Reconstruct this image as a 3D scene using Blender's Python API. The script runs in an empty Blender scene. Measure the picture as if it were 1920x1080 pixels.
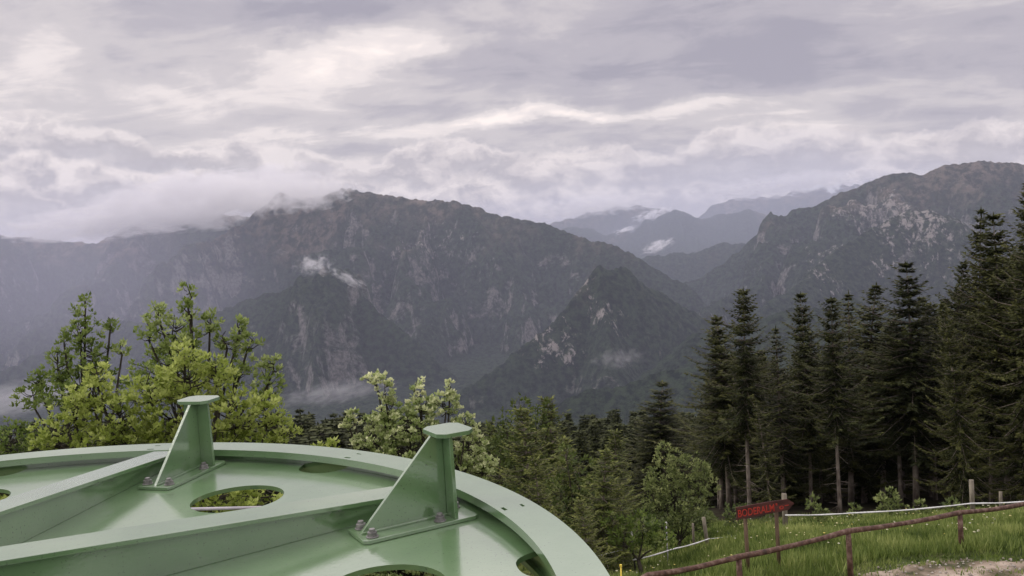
import bpy, math, random
import numpy as np
from mathutils import Vector, Matrix

S = bpy.context.scene
C = S.collection
R = math.radians

# ------------------------------------------------------------------ camera
ROLL, PITCH, FPX = -0.05684, -0.06389, 1662.0
cam_d = bpy.data.cameras.new('camera')
cam = bpy.data.objects.new('camera', cam_d); C.objects.link(cam)
cam_d.sensor_width = 36.0; cam_d.lens = FPX / 1920 * 36.0
cam_d.clip_start = 0.05; cam_d.clip_end = 80000
cam.matrix_world = Matrix.Rotation(math.pi/2 + PITCH, 4, 'X') @ Matrix.Rotation(ROLL, 4, 'Z')
S.camera = cam

# ------------------------------------------------------------------ world
SUN_EL, SUN_AZ = 42.0, -78.0        # azimuth from +Y towards +X, degrees
W = bpy.data.worlds.new('World'); S.world = W; W.use_nodes = True
def build_world():
    nt = W.node_tree; N = nt.nodes; L = nt.links; N.clear()
    def nd(t, **k):
        n = N.new(t)
        for a, v in k.items(): setattr(n, a, v)
        return n
    def M(op, a, b=None, c=None, clamp=False):
        n = nd('ShaderNodeMath', operation=op, use_clamp=clamp)
        for i, v in enumerate((a, b, c)):
            if v is None: continue
            if isinstance(v, (int, float)): n.inputs[i].default_value = v
            else: L.new(v, n.inputs[i])
        return n.outputs[0]
    out = nd('ShaderNodeOutputWorld'); tc = nd('ShaderNodeTexCoord')
    sep = nd('ShaderNodeSeparateXYZ'); L.new(tc.outputs['Generated'], sep.inputs[0])
    X, Y, Z = sep.outputs
    sky = nd('ShaderNodeTexSky'); sky.sky_type = 'NISHITA'; sky.sun_disc = False
    sky.sun_elevation = R(SUN_EL); sky.sun_rotation = R(SUN_AZ)
    b1 = nd('ShaderNodeBackground'); b1.inputs[1].default_value = 0.08; L.new(sky.outputs[0], b1.inputs[0])
    # cloud deck: direction projected on a curved layer so that clouds flatten to the horizon
    zz = M('MAXIMUM', Z, 0.0)
    inv = M('DIVIDE', 1.0, M('ADD', zz, 0.16))
    cx = M('MULTIPLY', X, inv); cy = M('MULTIPLY', Y, inv)
    cmb = nd('ShaderNodeCombineXYZ'); L.new(cx, cmb.inputs[0]); L.new(cy, cmb.inputs[1])
    def noise(vec, scale, detail, rough, dist=0.0, off=(0,0,0), sc=(1,1,1)):
        mp = nd('ShaderNodeMapping'); L.new(vec, mp.inputs[0]); mp.inputs['Location'].default_value = off; mp.inputs['Scale'].default_value = sc
        n = nd('ShaderNodeTexNoise'); L.new(mp.outputs[0], n.inputs['Vector'])
        n.inputs['Scale'].default_value = scale; n.inputs['Detail'].default_value = detail
        n.inputs['Roughness'].default_value = rough; n.inputs['Distortion'].default_value = dist
        return n.outputs['Fac']
    def ramp(f, pts):
        r = nd('ShaderNodeValToRGB'); r.color_ramp.interpolation = 'EASE'
        e = r.color_ramp.elements
        while len(e) < len(pts): e.new(0.5)
        for i, (p, c) in enumerate(pts):
            e[i].position = p; e[i].color = (c[0], c[1], c[2], 1) if not isinstance(c, (int, float)) else (c, c, c, 1)
        L.new(f, r.inputs[0]); return r.outputs[0]
    v = M('DIVIDE', Z, M('MAXIMUM', Y, 0.05)); u = M('DIVIDE', X, M('MAXIMUM', Y, 0.05))
    G = tc.outputs['Generated']
    w1 = noise(G, 9.0, 8, .6, .3, (2.2, 5.1, 0), (1, 1, 1.8)); w2 = noise(G, 6.0, 9, .62, .3, (8.8, 1.1, 3.0), (1, 1, 1.8))
    ud = M('ADD', u, M('MULTIPLY', M('SUBTRACT', w1, .5), .30)); vd = M('ADD', v, M('MULTIPLY', M('SUBTRACT', w2, .5), .06))
    def blob(u0, v0, wu, wv, amp, tilt=0.0):      # a darker or brighter region of the deck, ragged by noise
        du = M('SUBTRACT', ud, u0); dv = M('SUBTRACT', vd, v0)
        dv = M('SUBTRACT', dv, M('MULTIPLY', du, tilt))
        q = M('ADD', M('POWER', M('ABSOLUTE', M('DIVIDE', du, wu)), 2.0), M('POWER', M('ABSOLUTE', M('DIVIDE', dv, wv)), 2.0))
        return M('MULTIPLY', M('EXPONENT', M('MULTIPLY', q, -1.0)), amp)
    n1 = noise(cmb.outputs[0], 1.3, 9, 0.55, 0.25, (3.1, 1.7, 0))
    n2 = noise(cmb.outputs[0], 3.4, 10, 0.62, 0.5, (7.3, 2.2, 4), (0.7, 1.1, 1))
    n3 = noise(G, 5.5, 10, 0.6, 0.35, (1.4, 0.3, 2.0), (1, 1, 2.2))
    d = M('ADD', M('MULTIPLY', n1, 0.35), M('MULTIPLY', n2, 0.45)); d = M('ADD', d, M('MULTIPLY', n3, 0.45))
    d = M('SUBTRACT', d, .075)
    for b in BLOBS: d = M('ADD', d, blob(*b))
    col = ramp(d, SKYRAMP)
    # two banks of cumulus near the horizon: lit tops, greyer bases
    def bank(prev, t0, tl, nsc, amp, off, shade, op):
        nb = noise(G, nsc, 10, 0.58, 0.1, off, (1, 1, 1.3)); nf = noise(G, nsc*3.1, 8, 0.6, 0.3, off, (1, 1, 1.6))
        top = M('ADD', t0, M('MULTIPLY', M('MINIMUM', u, 0.05), tl))
        h = M('SUBTRACT', M('SUBTRACT', top, v), M('MULTIPLY', M('SUBTRACT', nb, .5), amp))     # depth below the bank's top
        h = M('ADD', h, M('MULTIPLY', M('SUBTRACT', nf, .5), amp*.22))
        mask = ramp(M('ADD', M('MULTIPLY', h, 60.0), .5, clamp=True), [(0.1, 0.0), (0.8, 1.0)])
        t = M('ADD', M('MULTIPLY', h, 15.0), M('MULTIPLY', M('SUBTRACT', nf, .5), 2.2), clamp=True)
        bc = ramp(t, shade)
        mx = nd('ShaderNodeMix', data_type='RGBA'); L.new(M('MULTIPLY', mask, op), mx.inputs['Factor'])
        L.new(prev, mx.inputs['A']); L.new(bc, mx.inputs['B']); return mx.outputs['Result']
    SH = [(0.0, (.88, .79, .77)), (0.2, (.70, .63, .63)), (0.55, (.47, .43, .46)), (0.8, (.52, .48, .51)), (1.0, (.60, .55, .57))]
    col = bank(col, .088, -.10, 7.0, .15, (0.2, 0.9, 0.35), SH, .72)
    col = bank(col, .050, -.11, 10.0, .10, (4.2, 0.9, 2.35), SH, .88)
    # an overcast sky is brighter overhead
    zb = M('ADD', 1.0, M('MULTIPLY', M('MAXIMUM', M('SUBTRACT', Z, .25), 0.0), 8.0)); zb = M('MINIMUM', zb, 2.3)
    vm = nd('ShaderNodeVectorMath', operation='SCALE'); L.new(col, vm.inputs[0])
    # the land below the horizon behind the viewpoint is dark
    land = nd('ShaderNodeMapRange'); land.interpolation_type = 'SMOOTHSTEP'; land.inputs[1].default_value = -.06; land.inputs[2].default_value = 0.0; land.inputs[3].default_value = .10; land.inputs[4].default_value = 1.0; L.new(Z, land.inputs[0])
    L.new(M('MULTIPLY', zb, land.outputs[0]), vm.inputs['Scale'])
    # zenith is brighter and plain, below the horizon dull
    b2 = nd('ShaderNodeBackground'); L.new(vm.outputs[0], b2.inputs[0]); b2.inputs[1].default_value = 1.0
    ms = nd('ShaderNodeMixShader'); ms.inputs[0].default_value = 0.94
    L.new(b1.outputs[0], ms.inputs[1]); L.new(b2.outputs[0], ms.inputs[2])
    L.new(ms.outputs[0], out.inputs[0])
SKYRAMP = [(0.36, (.36, .335, .39)), (0.48, (.46, .425, .465)), (0.60, (.60, .55, .56)), (0.72, (.82, .74, .72)), (0.86, (1.05, .93, .87))]
#         u     v    wu   wv   amp  tilt
BLOBS = [(-.20, .205, .13, .035, .30, .10), (-.33, .27, .20, .03, -.10, 0), (.25, .185, .26, .05, -.17, -.05), (.06, .126, .30, .009, .27, .02),
         (-.52, .22, .22, .14, .06, 0), (.45, .23, .2, .08, -.04, 0), (-.16, .255, .10, .02, -.12, 0)]
build_world()

sun_d = bpy.data.lights.new('sun', 'SUN'); sun_d.energy = 1.0; sun_d.angle = R(25); sun_d.color = (1.0, .95, .88)
sun = bpy.data.objects.new('sun', sun_d); C.objects.link(sun)
sd = Vector((math.sin(R(SUN_AZ))*math.cos(R(SUN_EL)), math.cos(R(SUN_AZ))*math.cos(R(SUN_EL)), math.sin(R(SUN_EL))))
sun.rotation_euler = sd.to_track_quat('Z', 'Y').to_euler()

S.view_settings.view_transform = 'Standard'; S.view_settings.look = 'None'
S.view_settings.exposure = 0.2; S.view_settings.gamma = 1.0; S.view_settings.use_curve_mapping = False
cy_ = S.cycles
cy_.max_bounces = 6; cy_.diffuse_bounces = 2; cy_.glossy_bounces = 3; cy_.transmission_bounces = 2
cy_.transparent_max_bounces = 8; cy_.volume_bounces = 3; cy_.volume_max_steps = 96; cy_.use_denoising = True
cy_.caustics_reflective = False; cy_.caustics_refractive = False

# ------------------------------------------------------------------ helpers
rng = np.random.default_rng(7); random.seed(7)
def ray(px, py):
    x, y = (px - 960)/FPX, -(py - 540)/FPX
    c, s = math.cos(ROLL), math.sin(ROLL); x, y = c*x - s*y, s*x + c*y
    c, s = math.cos(PITCH), math.sin(PITCH)
    return np.array([x, c - s*y, s + c*y])
def at(px, py, depth):               # the point seen at photo pixel px, py at a depth (metres along +Y)
    d = ray(px, py); return d * (depth / d[1])
def tag(o, label=None, cat=None, group=None, kind=None):
    if label: o['label'] = label
    if cat: o['category'] = cat
    if group: o['group'] = group
    if kind: o['kind'] = kind
    return o
def empty(name, loc=(0,0,0), rz=0):
    o = bpy.data.objects.new(name, None); C.objects.link(o); o.location = loc; o.rotation_euler.z = rz
    o.empty_display_size = 0.2
    return o
def link(name, me, parent=None, mat=None):
    o = bpy.data.objects.new(name, me); C.objects.link(o)
    if mat is not None and not me.materials: me.materials.append(mat)
    if parent is not None: o.parent = parent
    return o
def mesh_np(name, V, F, mat=None, smooth=False, attr=None):
    V = np.asarray(V, np.float32); F = np.asarray(F, np.int32); k = F.shape[1]
    me = bpy.data.meshes.new(name)
    me.vertices.add(len(V)); me.vertices.foreach_set('co', V.ravel())
    me.loops.add(F.size); me.loops.foreach_set('vertex_index', F.ravel())
    me.polygons.add(len(F)); me.polygons.foreach_set('loop_start', np.arange(0, F.size, k, dtype=np.int32))
    me.polygons.foreach_set('loop_total', np.full(len(F), k, np.int32))
    if smooth: me.polygons.foreach_set('use_smooth', np.ones(len(F), bool))
    if attr is not None:
        a = me.attributes.new('tone', 'FLOAT', 'POINT'); a.data.foreach_set('value', np.asarray(attr, np.float32))
    me.update(calc_edges=True)
    if mat: me.materials.append(mat)
    return me
class MB:
    """collects boxes, tubes, prisms; builds one mesh"""
    def __init__(s): s.v = []; s.f = []
    def add(s, vs, fs):
        b = len(s.v); s.v += [tuple(map(float, v)) for v in vs]; s.f += [tuple(b+i for i in f) for f in fs]; return s
    def box(s, c, size, M=None):
        x, y, z = [q/2 for q in size]
        vs = [Vector((c[0]+i*x, c[1]+j*y, c[2]+k*z)) for k in (-1,1) for j in (-1,1) for i in (-1,1)]
        if M is not None: vs = [M @ v for v in vs]
        return s.add(vs, [(0,2,3,1),(4,5,7,6),(0,1,5,4),(2,6,7,3),(0,4,6,2),(1,3,7,5)])
    def prism(s, pts, z0, z1, M=None):      # pts counter-clockwise in xy
        n = len(pts); vs = [Vector((p[0], p[1], z)) for z in (z0, z1) for p in pts]
        if M is not None: vs = [M @ v for v in vs]
        return s.add(vs, [tuple(range(n-1, -1, -1)), tuple(range(n, 2*n))] + [(i, (i+1) % n, n+(i+1) % n, n+i) for i in range(n)])
    def tube(s, pts, rad, n=8, cap=True, wob=0.0):
        pts = [Vector(p) for p in pts]; rad = [rad]*len(pts) if isinstance(rad, (int, float)) else list(rad)
        vs = []; fs = []; m = len(pts); ref = None
        for i, p in enumerate(pts):
            t = (pts[min(i+1, m-1)] - pts[max(i-1, 0)]).normalized()
            if ref is None: ref = Vector((0,0,1)) if abs(t.z) < .9 else Vector((1,0,0))
            u = t.cross(ref).normalized(); w = t.cross(u).normalized(); ref = -u.cross(t) if False else ref
            for j in range(n):
                a = 2*math.pi*j/n; r = rad[i]*(1 + wob*random.uniform(-1, 1))
                vs.append(p + (u*math.cos(a) + w*math.sin(a))*r)
        for i in range(m-1):
            for j in range(n):
                a, b = i*n+j, i*n+(j+1) % n; fs.append((a, b, b+n, a+n))
        if cap: fs += [tuple(range(n-1, -1, -1)), tuple(range((m-1)*n, m*n))]
        return s.add(vs, fs)
    def build(s, name, mat, parent=None, smooth=False, bevel=0.0):
        me = bpy.data.meshes.new(name); me.from_pydata(s.v, [], s.f); me.validate(); me.materials.append(mat)
        import bmesh
        bm = bmesh.new(); bm.from_mesh(me); bmesh.ops.recalc_face_normals(bm, faces=bm.faces)
        if smooth:
            for f in bm.faces: f.smooth = True
        bm.to_mesh(me); bm.free()
        o = link(name, me, parent)
        if bevel:
            m = o.modifiers.new('bevel', 'BEVEL'); m.width = bevel; m.segments = 2; m.limit_method = 'ANGLE'
        return o

# numpy gradient noise
def _h(i, j, s):
    n = (i.astype(np.int64)*374761393 + j.astype(np.int64)*668265263 + s*982451653) & 0xffffffff
    n = ((n ^ (n >> 13)) * 1274126177) & 0xffffffff
    return ((n ^ (n >> 16)) & 0xffff) / 65535.0
def vnoise(x, y, s=0):
    i = np.floor(x); j = np.floor(y); u = x-i; v = y-j
    def g(a, b):
        th = _h(i+a, j+b, s)*2*np.pi; return np.cos(th)*(u-a) + np.sin(th)*(v-b)
    u2 = u*u*u*(u*(u*6-15)+10); v2 = v*v*v*(v*(v*6-15)+10)
    return ((g(0,0)*(1-u2)+g(1,0)*u2)*(1-v2) + (g(0,1)*(1-u2)+g(1,1)*u2)*v2)*1.5
def fbm(x, y, o=5, s=0, rough=.5):
    a = 1.0; t = 0; n = 0
    for k in range(o): t = t + a*vnoise(x, y, s+k*17); n += a; a *= rough; x = x*2.03; y = y*2.03
    return t/n
def ridged(x, y, o=6, s=0, rough=.55):
    a = 1.0; t = 0; n = 0; w = 1.0
    for k in range(o):
        v = 1-np.abs(vnoise(x, y, s+k*13))*1.6; v = v*v; t = t + a*v*w; w = np.clip(v*1.5, 0, 1); n += a; a *= rough; x = x*2.07; y = y*2.07
    return t/n

# ------------------------------------------------------------------ materials
def new_mat(name):
    m = bpy.data.materials.new(name); m.use_nodes = True; nt = m.node_tree
    return m, nt, nt.nodes['Principled BSDF']
def noise_mat(name, cols, scale=5, detail=6, rough=0.85, bump=0.0, bscale=None, coords='Object', stretch=(1,1,1), spec=0.3, pos=(0.35, 0.65), coat=0.0, distort=0.0):
    m, nt, b = new_mat(name); N = nt.nodes; L = nt.links
    tc = N.new('ShaderNodeTexCoord'); mp = N.new('ShaderNodeMapping'); mp.inputs['Scale'].default_value = stretch
    L.new(tc.outputs[coords], mp.inputs[0])
    n = N.new('ShaderNodeTexNoise'); n.inputs['Scale'].default_value = scale; n.inputs['Detail'].default_value = detail; n.inputs['Distortion'].default_value = distort
    L.new(mp.outputs[0], n.inputs['Vector'])
    r = N.new('ShaderNodeValToRGB'); e = r.color_ramp.elements
    while len(e) < len(cols): e.new(.5)
    for i, c in enumerate(cols):
        e[i].position = pos[0] + (pos[1]-pos[0])*i/(len(cols)-1); e[i].color = (*c, 1)
    L.new(n.outputs['Fac'], r.inputs[0]); L.new(r.outputs[0], b.inputs['Base Color'])
    b.inputs['Roughness'].default_value = rough; b.inputs['Specular IOR Level'].default_value = spec
    if coat: b.inputs['Coat Weight'].default_value = coat; b.inputs['Coat Roughness'].default_value = .1
    if bump:
        bn = N.new('ShaderNodeTexNoise'); bn.inputs['Scale'].default_value = bscale or scale*4; bn.inputs['Detail'].default_value = 6
        L.new(mp.outputs[0], bn.inputs['Vector'])
        bp = N.new('ShaderNodeBump'); bp.inputs['Strength'].default_value = bump; bp.inputs['Distance'].default_value = .02
        L.new(bn.outputs['Fac'], bp.inputs['Height']); L.new(bp.outputs[0], b.inputs['Normal'])
    return m
def leaf_mat(name, dark, mid, light, translucent=0.35, rough=.55):
    """foliage: every leaf carries a fixed 'tone' 0..1 that picks its own colour"""
    m, nt, b = new_mat(name); N = nt.nodes; L = nt.links
    at_ = N.new('ShaderNodeAttribute'); at_.attribute_name = 'tone'
    oi = N.new('ShaderNodeObjectInfo')
    ad = N.new('ShaderNodeMath'); ad.operation = 'MULTIPLY_ADD'; L.new(oi.outputs['Random'], ad.inputs[0]); ad.inputs[1].default_value = .25; L.new(at_.outputs['Fac'], ad.inputs[2])
    sb = N.new('ShaderNodeMath'); sb.operation = 'SUBTRACT'; L.new(ad.outputs[0], sb.inputs[0]); sb.inputs[1].default_value = .125
    r = N.new('ShaderNodeValToRGB'); e = r.color_ramp.elements; e.new(.5)
    for i, (p, c) in enumerate(((0, dark), (.5, mid), (1, light))): e[i].position = p; e[i].color = (*c, 1)
    L.new(sb.outputs[0], r.inputs[0]); L.new(r.outputs[0], b.inputs['Base Color'])
    b.inputs['Roughness'].default_value = rough; b.inputs['Specular IOR Level'].default_value = .25
    if translucent:
        t = N.new('ShaderNodeBsdfTranslucent'); L.new(r.outputs[0], t.inputs[0])
        ms = N.new('ShaderNodeMixShader'); ms.inputs[0].default_value = translucent
        L.new(b.outputs[0], ms.inputs[1]); L.new(t.outputs[0], ms.inputs[2]); L.new(ms.outputs[0], N['Material Output'].inputs[0])
    return m

def steel_mat():
    m, nt, b = new_mat('wet_green_paint'); N = nt.nodes; L = nt.links
    tc = N.new('ShaderNodeTexCoord')
    def noise(sc, det, ro=.5):
        n = N.new('ShaderNodeTexNoise'); n.inputs['Scale'].default_value = sc; n.inputs['Detail'].default_value = det; n.inputs['Roughness'].default_value = ro
        L.new(tc.outputs['Object'], n.inputs['Vector']); return n.outputs['Fac']
    def ramp(f, pts):
        r = N.new('ShaderNodeValToRGB'); e = r.color_ramp.elements
        while len(e) < len(pts): e.new(.5)
        for i, (p, c) in enumerate(pts): e[i].position = p; e[i].color = (*c, 1) if not isinstance(c, float) else (c, c, c, 1)
        L.new(f, r.inputs[0]); return r.outputs[0]
    base = ramp(noise(3.0, 8, .6), [(.3, GREEN_A), (.5, GREEN_B), (.7, GREEN_C)])
    speck = ramp(noise(140, 2, .6), [(.655, 0.0), (.70, 1.0)])
    mx = N.new('ShaderNodeMix'); mx.data_type = 'RGBA'; mx.inputs['B'].default_value = (.035, .045, .025, 1)
    mu = N.new('ShaderNodeMath'); mu.operation = 'MULTIPLY'; L.new(speck, mu.inputs[0]); mu.inputs[1].default_value = .7
    L.new(mu.outputs[0], mx.inputs['Factor']); L.new(base, mx.inputs['A']); L.new(mx.outputs['Result'], b.inputs['Base Color'])
    wear = ramp(noise(2.2, 10, .75), [(.66, 0.0), (.74, 1.0)]); wm = N.new('ShaderNodeMix'); wm.data_type = 'RGBA'; wm.inputs['B'].default_value = (.16, .15, .10, 1)
    w2 = N.new('ShaderNodeMath'); w2.operation = 'MULTIPLY'; L.new(wear, w2.inputs[0]); w2.inputs[1].default_value = .35; L.new(w2.outputs[0], wm.inputs['Factor']); L.new(mx.outputs['Result'], wm.inputs['A']); L.new(wm.outputs['Result'], b.inputs['Base Color'])
    b.inputs['Roughness'].default_value = .45
    b.inputs['Coat Weight'].default_value = 1.0; b.inputs['Coat IOR'].default_value = 2.4
    cr = ramp(noise(9, 5), [(.3, 0.015), (.72, 0.09)]); L.new(cr, b.inputs['Coat Roughness'])
    bp = N.new('ShaderNodeBump'); bp.inputs['Strength'].default_value = .12; bp.inputs['Distance'].default_value = .002
    L.new(noise(90, 3), bp.inputs['Height']); L.new(bp.outputs[0], b.inputs['Normal'])
    bc = N.new('ShaderNodeBump'); bc.inputs['Strength'].default_value = .16; bc.inputs['Distance'].default_value = .002
    L.new(noise(110, 3, .6), bc.inputs['Height']); L.new(bc.outputs[0], b.inputs['Coat Normal'])
    return m
GREEN_A, GREEN_B, GREEN_C = (.080, .160, .060), (.110, .20, .083), (.145, .235, .11)
M_STEEL = steel_mat()
M_BOLT = noise_mat('zinc_bolt', [(.12, .115, .11), (.26, .25, .24)], 60, rough=.45, spec=.6)
M_GALV = noise_mat('galvanised', [(.4, .38, .4), (.52, .5, .52)], 10, rough=.4)
M_CONC = noise_mat('concrete', [(.22, .21, .2), (.34, .33, .31)], 3, bump=.3)
M_RAIL = noise_mat('red_brown_wood', [(.045, .024, .016), (.10, .05, .032), (.20, .135, .10)], 9, 10, .65, .9, 34, stretch=(1, 1, 1), spec=.35, pos=(.3, .7))
M_POST = noise_mat('weathered_post', [(.07, .045, .028), (.15, .10, .06)], 9, 8, .8, .5, 30, stretch=(1, 1, .2))
M_GREYPOST = noise_mat('grey_post', [(.14, .12, .09), (.27, .24, .18)], 9, 8, .8, .5, 30, stretch=(1, 1, .2))
M_SIGN = noise_mat('sign_board', [(.05, .018, .014), (.10, .035, .028)], 8, 8, .7, .4, 30, stretch=(.2, 1, 1))
M_RED = noise_mat('sign_letters', [(.32, .03, .02), (.48, .055, .033)], 12, 4, .6)
M_TAPE = noise_mat('fence_tape', [(.55, .55, .53), (.75, .75, .73)], 14, 4, .7)
M_WHITE = noise_mat('white_cap', [(.7, .68, .66), (.85, .83, .8)], 14, 4, .6)
M_BLACK = noise_mat('black_plastic', [(.02, .02, .02), (.035, .033, .03)], 14, 4, .5)
M_YELLOW = noise_mat('yellow_plastic', [(.65, .5, .05), (.8, .62, .1)], 14, 4, .5)
M_BARK = noise_mat('spruce_bark', [(.10, .08, .066), (.19, .16, .13), (.30, .26, .22)], 5, 8, .95, .8, 12, stretch=(1, 1, .35), spec=.1)
M_BARK2 = noise_mat('grey_bark', [(.03, .027, .02), (.075, .066, .05)], 8, 8, .95, .6, 20, spec=.1)

# ------------------------------------------------------------------ terrain
def lerp(a, b, t): return a + (b-a)*t
def sstep(a, b, x): t = np.clip((x-a)/(b-a), 0, 1); return t*t*(3-2*t)
PS = np.array([-60, 0, 16, 20, 24, 31, 40, 50, 70, 100, 200, 260, 400, 800, 1500, 2500, 40000.])
PZ = np.array([-7.2, -7.5, -7.7, -8.0, -9.1, -11.2, -14.0, -16.9, -22.8, -31, -56, -73, -135, -350, -600, -760, -820.])
def ground(x, y):
    x = np.asarray(x, float); y = np.asarray(y, float)
    r = np.hypot(x, y); s = lerp(y, r, sstep(80, 300, r))
    z = np.interp(s, PS, PZ)
    # smooth the kinks a little and drop off to the left, where the hill falls away sooner
    z = z - 2.2*sstep(2, -14, x)*sstep(5, 26, y) - 1.15*sstep(8.5, 3.0, x)*sstep(17, 27, y)
    z = z + .10*fbm(x*.35, y*.35, 3, 5) + .5*fbm(x*.06, y*.06, 3, 9)*sstep(14, 40, r)
    return z

def ridge(pts, d0=None, d1=None):
    out = []
    for i, p in enumerate(pts):
        d = p[2] if len(p) > 2 else d0 + (d1-d0)*i/(len(pts)-1)
        out.append(at(p[0], p[1], d))
    return np.array(out)
# (crest polyline, slope, noise amplitude, foot)
RIDGES = [
 # main massif
 (ridge([(455,418),(485,392),(520,360),(560,372),(600,366),(640,352),(700,362),(745,369),(800,375),(850,376),(905,391),(930,403),(1000,413),(1045,424),(1080,441),(1120,453),(1160,460),(1200,480),(1240,508),(1290,535)], 7600, 6300), .80, 1.0),
 (ridge([(455,418),(400,445),(350,460),(315,500),(290,540),(250,580),(180,640)], 7300, 5200), .8, .8),
 (ridge([(640,352,7500),(660,430,6700),(620,480,6300)]), .85, .8),
 (ridge([(800,375,7200),(770,450,6600),(800,540,6000),(780,640,5200)]), .8, .8),
 (ridge([(905,391,7000),(960,470,6500),(1010,560,5900),(1000,640,5400)]), .85, .8),
 (ridge([(1080,441,6700),(1060,520,6200),(1090,590,5700)]), .9, .7),
 # left hazy ridge
 (ridge([(-260,400),(-120,420),(0,440),(90,448),(180,456),(215,438),(250,420),(300,402),(350,398),(430,402),(480,408)], 9000, 9000), .6, .8),
 (ridge([(250,420,9000),(200,500,7600),(120,560,6600),(60,640,5600)]), .6, .7),
 (ridge([(0,440,9000),(-60,540,7000),(-120,640,5600)]), .6, .7),
 # pyramid one
 (ridge([(612,503,5000),(570,534,4980),(500,548,5000),(440,572,5000),(380,588,5000),(300,606,5000),(215,600,5100),(120,640,5100),(0,700,5000)]), .95, .5),
 (ridge([(612,503,5000),(640,530,4950),(685,562,4850),(740,610,4750),(800,665,4650),(850,710,4600)]), 1.0, .5),
 (ridge([(612,503,5000),(600,600,4650),(560,690,4300)]), 1.0, .5),
 # pyramid two
 (ridge([(1085,545,4100),(1120,500,4150),(1140,503,4200),(1168,503,4250),(1200,530,4300),(1250,560,4350),(1320,600,4400),(1420,640,4500)]), .95, .5),
 (ridge([(1120,500,4150),(1080,546,4080),(1050,585,4000),(1000,632,3900),(950,672,3800),(880,730,3700)]), 1.05, .5),
 (ridge([(1120,500,4150),(1130,580,3950),(1150,650,3700)]), 1.2, .5),
 # right massif
 (ridge([(1265,535),(1300,525),(1330,510),(1380,475),(1420,440),(1465,412),(1490,392),(1530,386),(1560,366),(1620,346),(1680,322),(1735,326),(1770,309),(1830,302),(1920,305),(2050,296),(2250,330)], 7600, 6600), .7, 1.0),
 (ridge([(1850,470,5000),(1800,410,5200),(1740,394,5300),(1700,392,5350),(1650,420,5300),(1560,475,5100),(1470,545,4800),(1400,595,4600)]), .75, .8),
 (ridge([(1490,392,7300),(1450,470,6500),(1390,560,5600),(1300,620,5000)]), .75, .8),
 (ridge([(1620,346,7000),(1560,420,6200),(1500,500,5500)]), .8, .8),
 (ridge([(1830,302,6900),(1880,400,5900),(1960,480,5000)]), .8, .8),
 # near dark green ridge at the mouth of the valley
 (ridge([(1040,752),(1120,728),(1200,708),(1300,660),(1400,642),(1600,600),(1900,560)], 2600, 2500), .55, .4),
 (ridge([(1220,690),(1300,630),(1400,600),(1600,560)], 3400, 3300), .6, .4),
 # far ridges
 (ridge([(1150,490),(1195,478),(1250,479),(1330,463),(1380,459),(1450,470)], 9800, 9800), .5, .5),
 (ridge([(1050,432),(1075,425),(1100,423),(1140,439),(1190,431),(1202,424),(1212,410),(1225,414),(1237,401),(1265,391),(1290,402),(1320,408),(1400,396),(1460,412)], 12500, 12500), .55, .35),
 (ridge([(1000,430),(1050,416),(1100,398),(1150,386),(1200,387),(1250,394),(1290,400)], 15000, 15000), .5, .5),
 (ridge([(1290,425),(1312,405),(1335,385),(1365,374),(1400,366),(1440,370),(1480,361),(1530,348),(1570,343),(1650,350),(1750,360)], 16500, 16500), .6, .6),
]
def far_height(x, y, base):
    wx = x + 260*fbm(x/900, y/900, 3, 40); wy = y + 260*fbm(x/900+9, y/900, 3, 50)
    rid = ridged(wx/1500, wy/1500, 7, 3); rid2 = ridged(wx/420+5, wy/420, 5, 23); rid3 = ridged(wx/150+2, wy/150, 3, 29)
    H = base.copy()
    s1 = fbm(x/650, y/650, 5, 80); s2 = fbm(x/650, y/650, 5, 90)
    x0_, y0_ = x, y
    jagA = fbm(x/110, y/300, 3, 33); jagB = fbm(x/330, y/300, 3, 33)
    for P, slope, amp in RIDGES:
        best = np.full(x.shape, -1e9)
        sp_ = np.ptp(np.hypot(P[:, 0], P[:, 1])) > 500 and len(P) < 8
        x = x0_ + s1*(520 if sp_ else 60); y = y0_ + s2*(520 if sp_ else 60)
        for a, b in zip(P[:-1], P[1:]):
            dx, dy = b[0]-a[0], b[1]-a[1]; l2 = dx*dx+dy*dy
            t = np.clip(((x-a[0])*dx + (y-a[1])*dy)/l2, 0, 1)
            d = np.hypot(x-a[0]-t*dx, y-a[1]-t*dy)
            sl = slope*(1 + .25*rid)
            h = a[2] + t*(b[2]-a[2]) - sl*d*(1 - .22*sstep(600, 2500, d))
            # gullies: cut below the crest only
            cut = sstep(15, 420, d)
            h = h + ((26 if P[0][1] < 5300 else 24)*jagA if P[0][1] < 9300 else 90*jagB)
            h = h - amp*cut*((1-rid)*330 + (1-rid2)*170 + (1-rid3)*45)
            best = np.maximum(best, h)
        H = np.maximum(H, best)
    x, y = x0_, y0_
    return H
CLIFFS = [(1092, 545, 4080, 75), (1120, 585, 3950, 90), (1160, 592, 3950, 110), (1040, 640, 3850, 150), (606, 530, 4900, 60), (592, 575, 4750, 60), (1650, 500, 5100, 90), (1590, 440, 5600, 330), (1530, 540, 5000, 160), (1720, 430, 5300, 380), (1640, 380, 6500, 420), (800, 430, 6600, 350), (880, 480, 6200, 250)]
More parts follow.
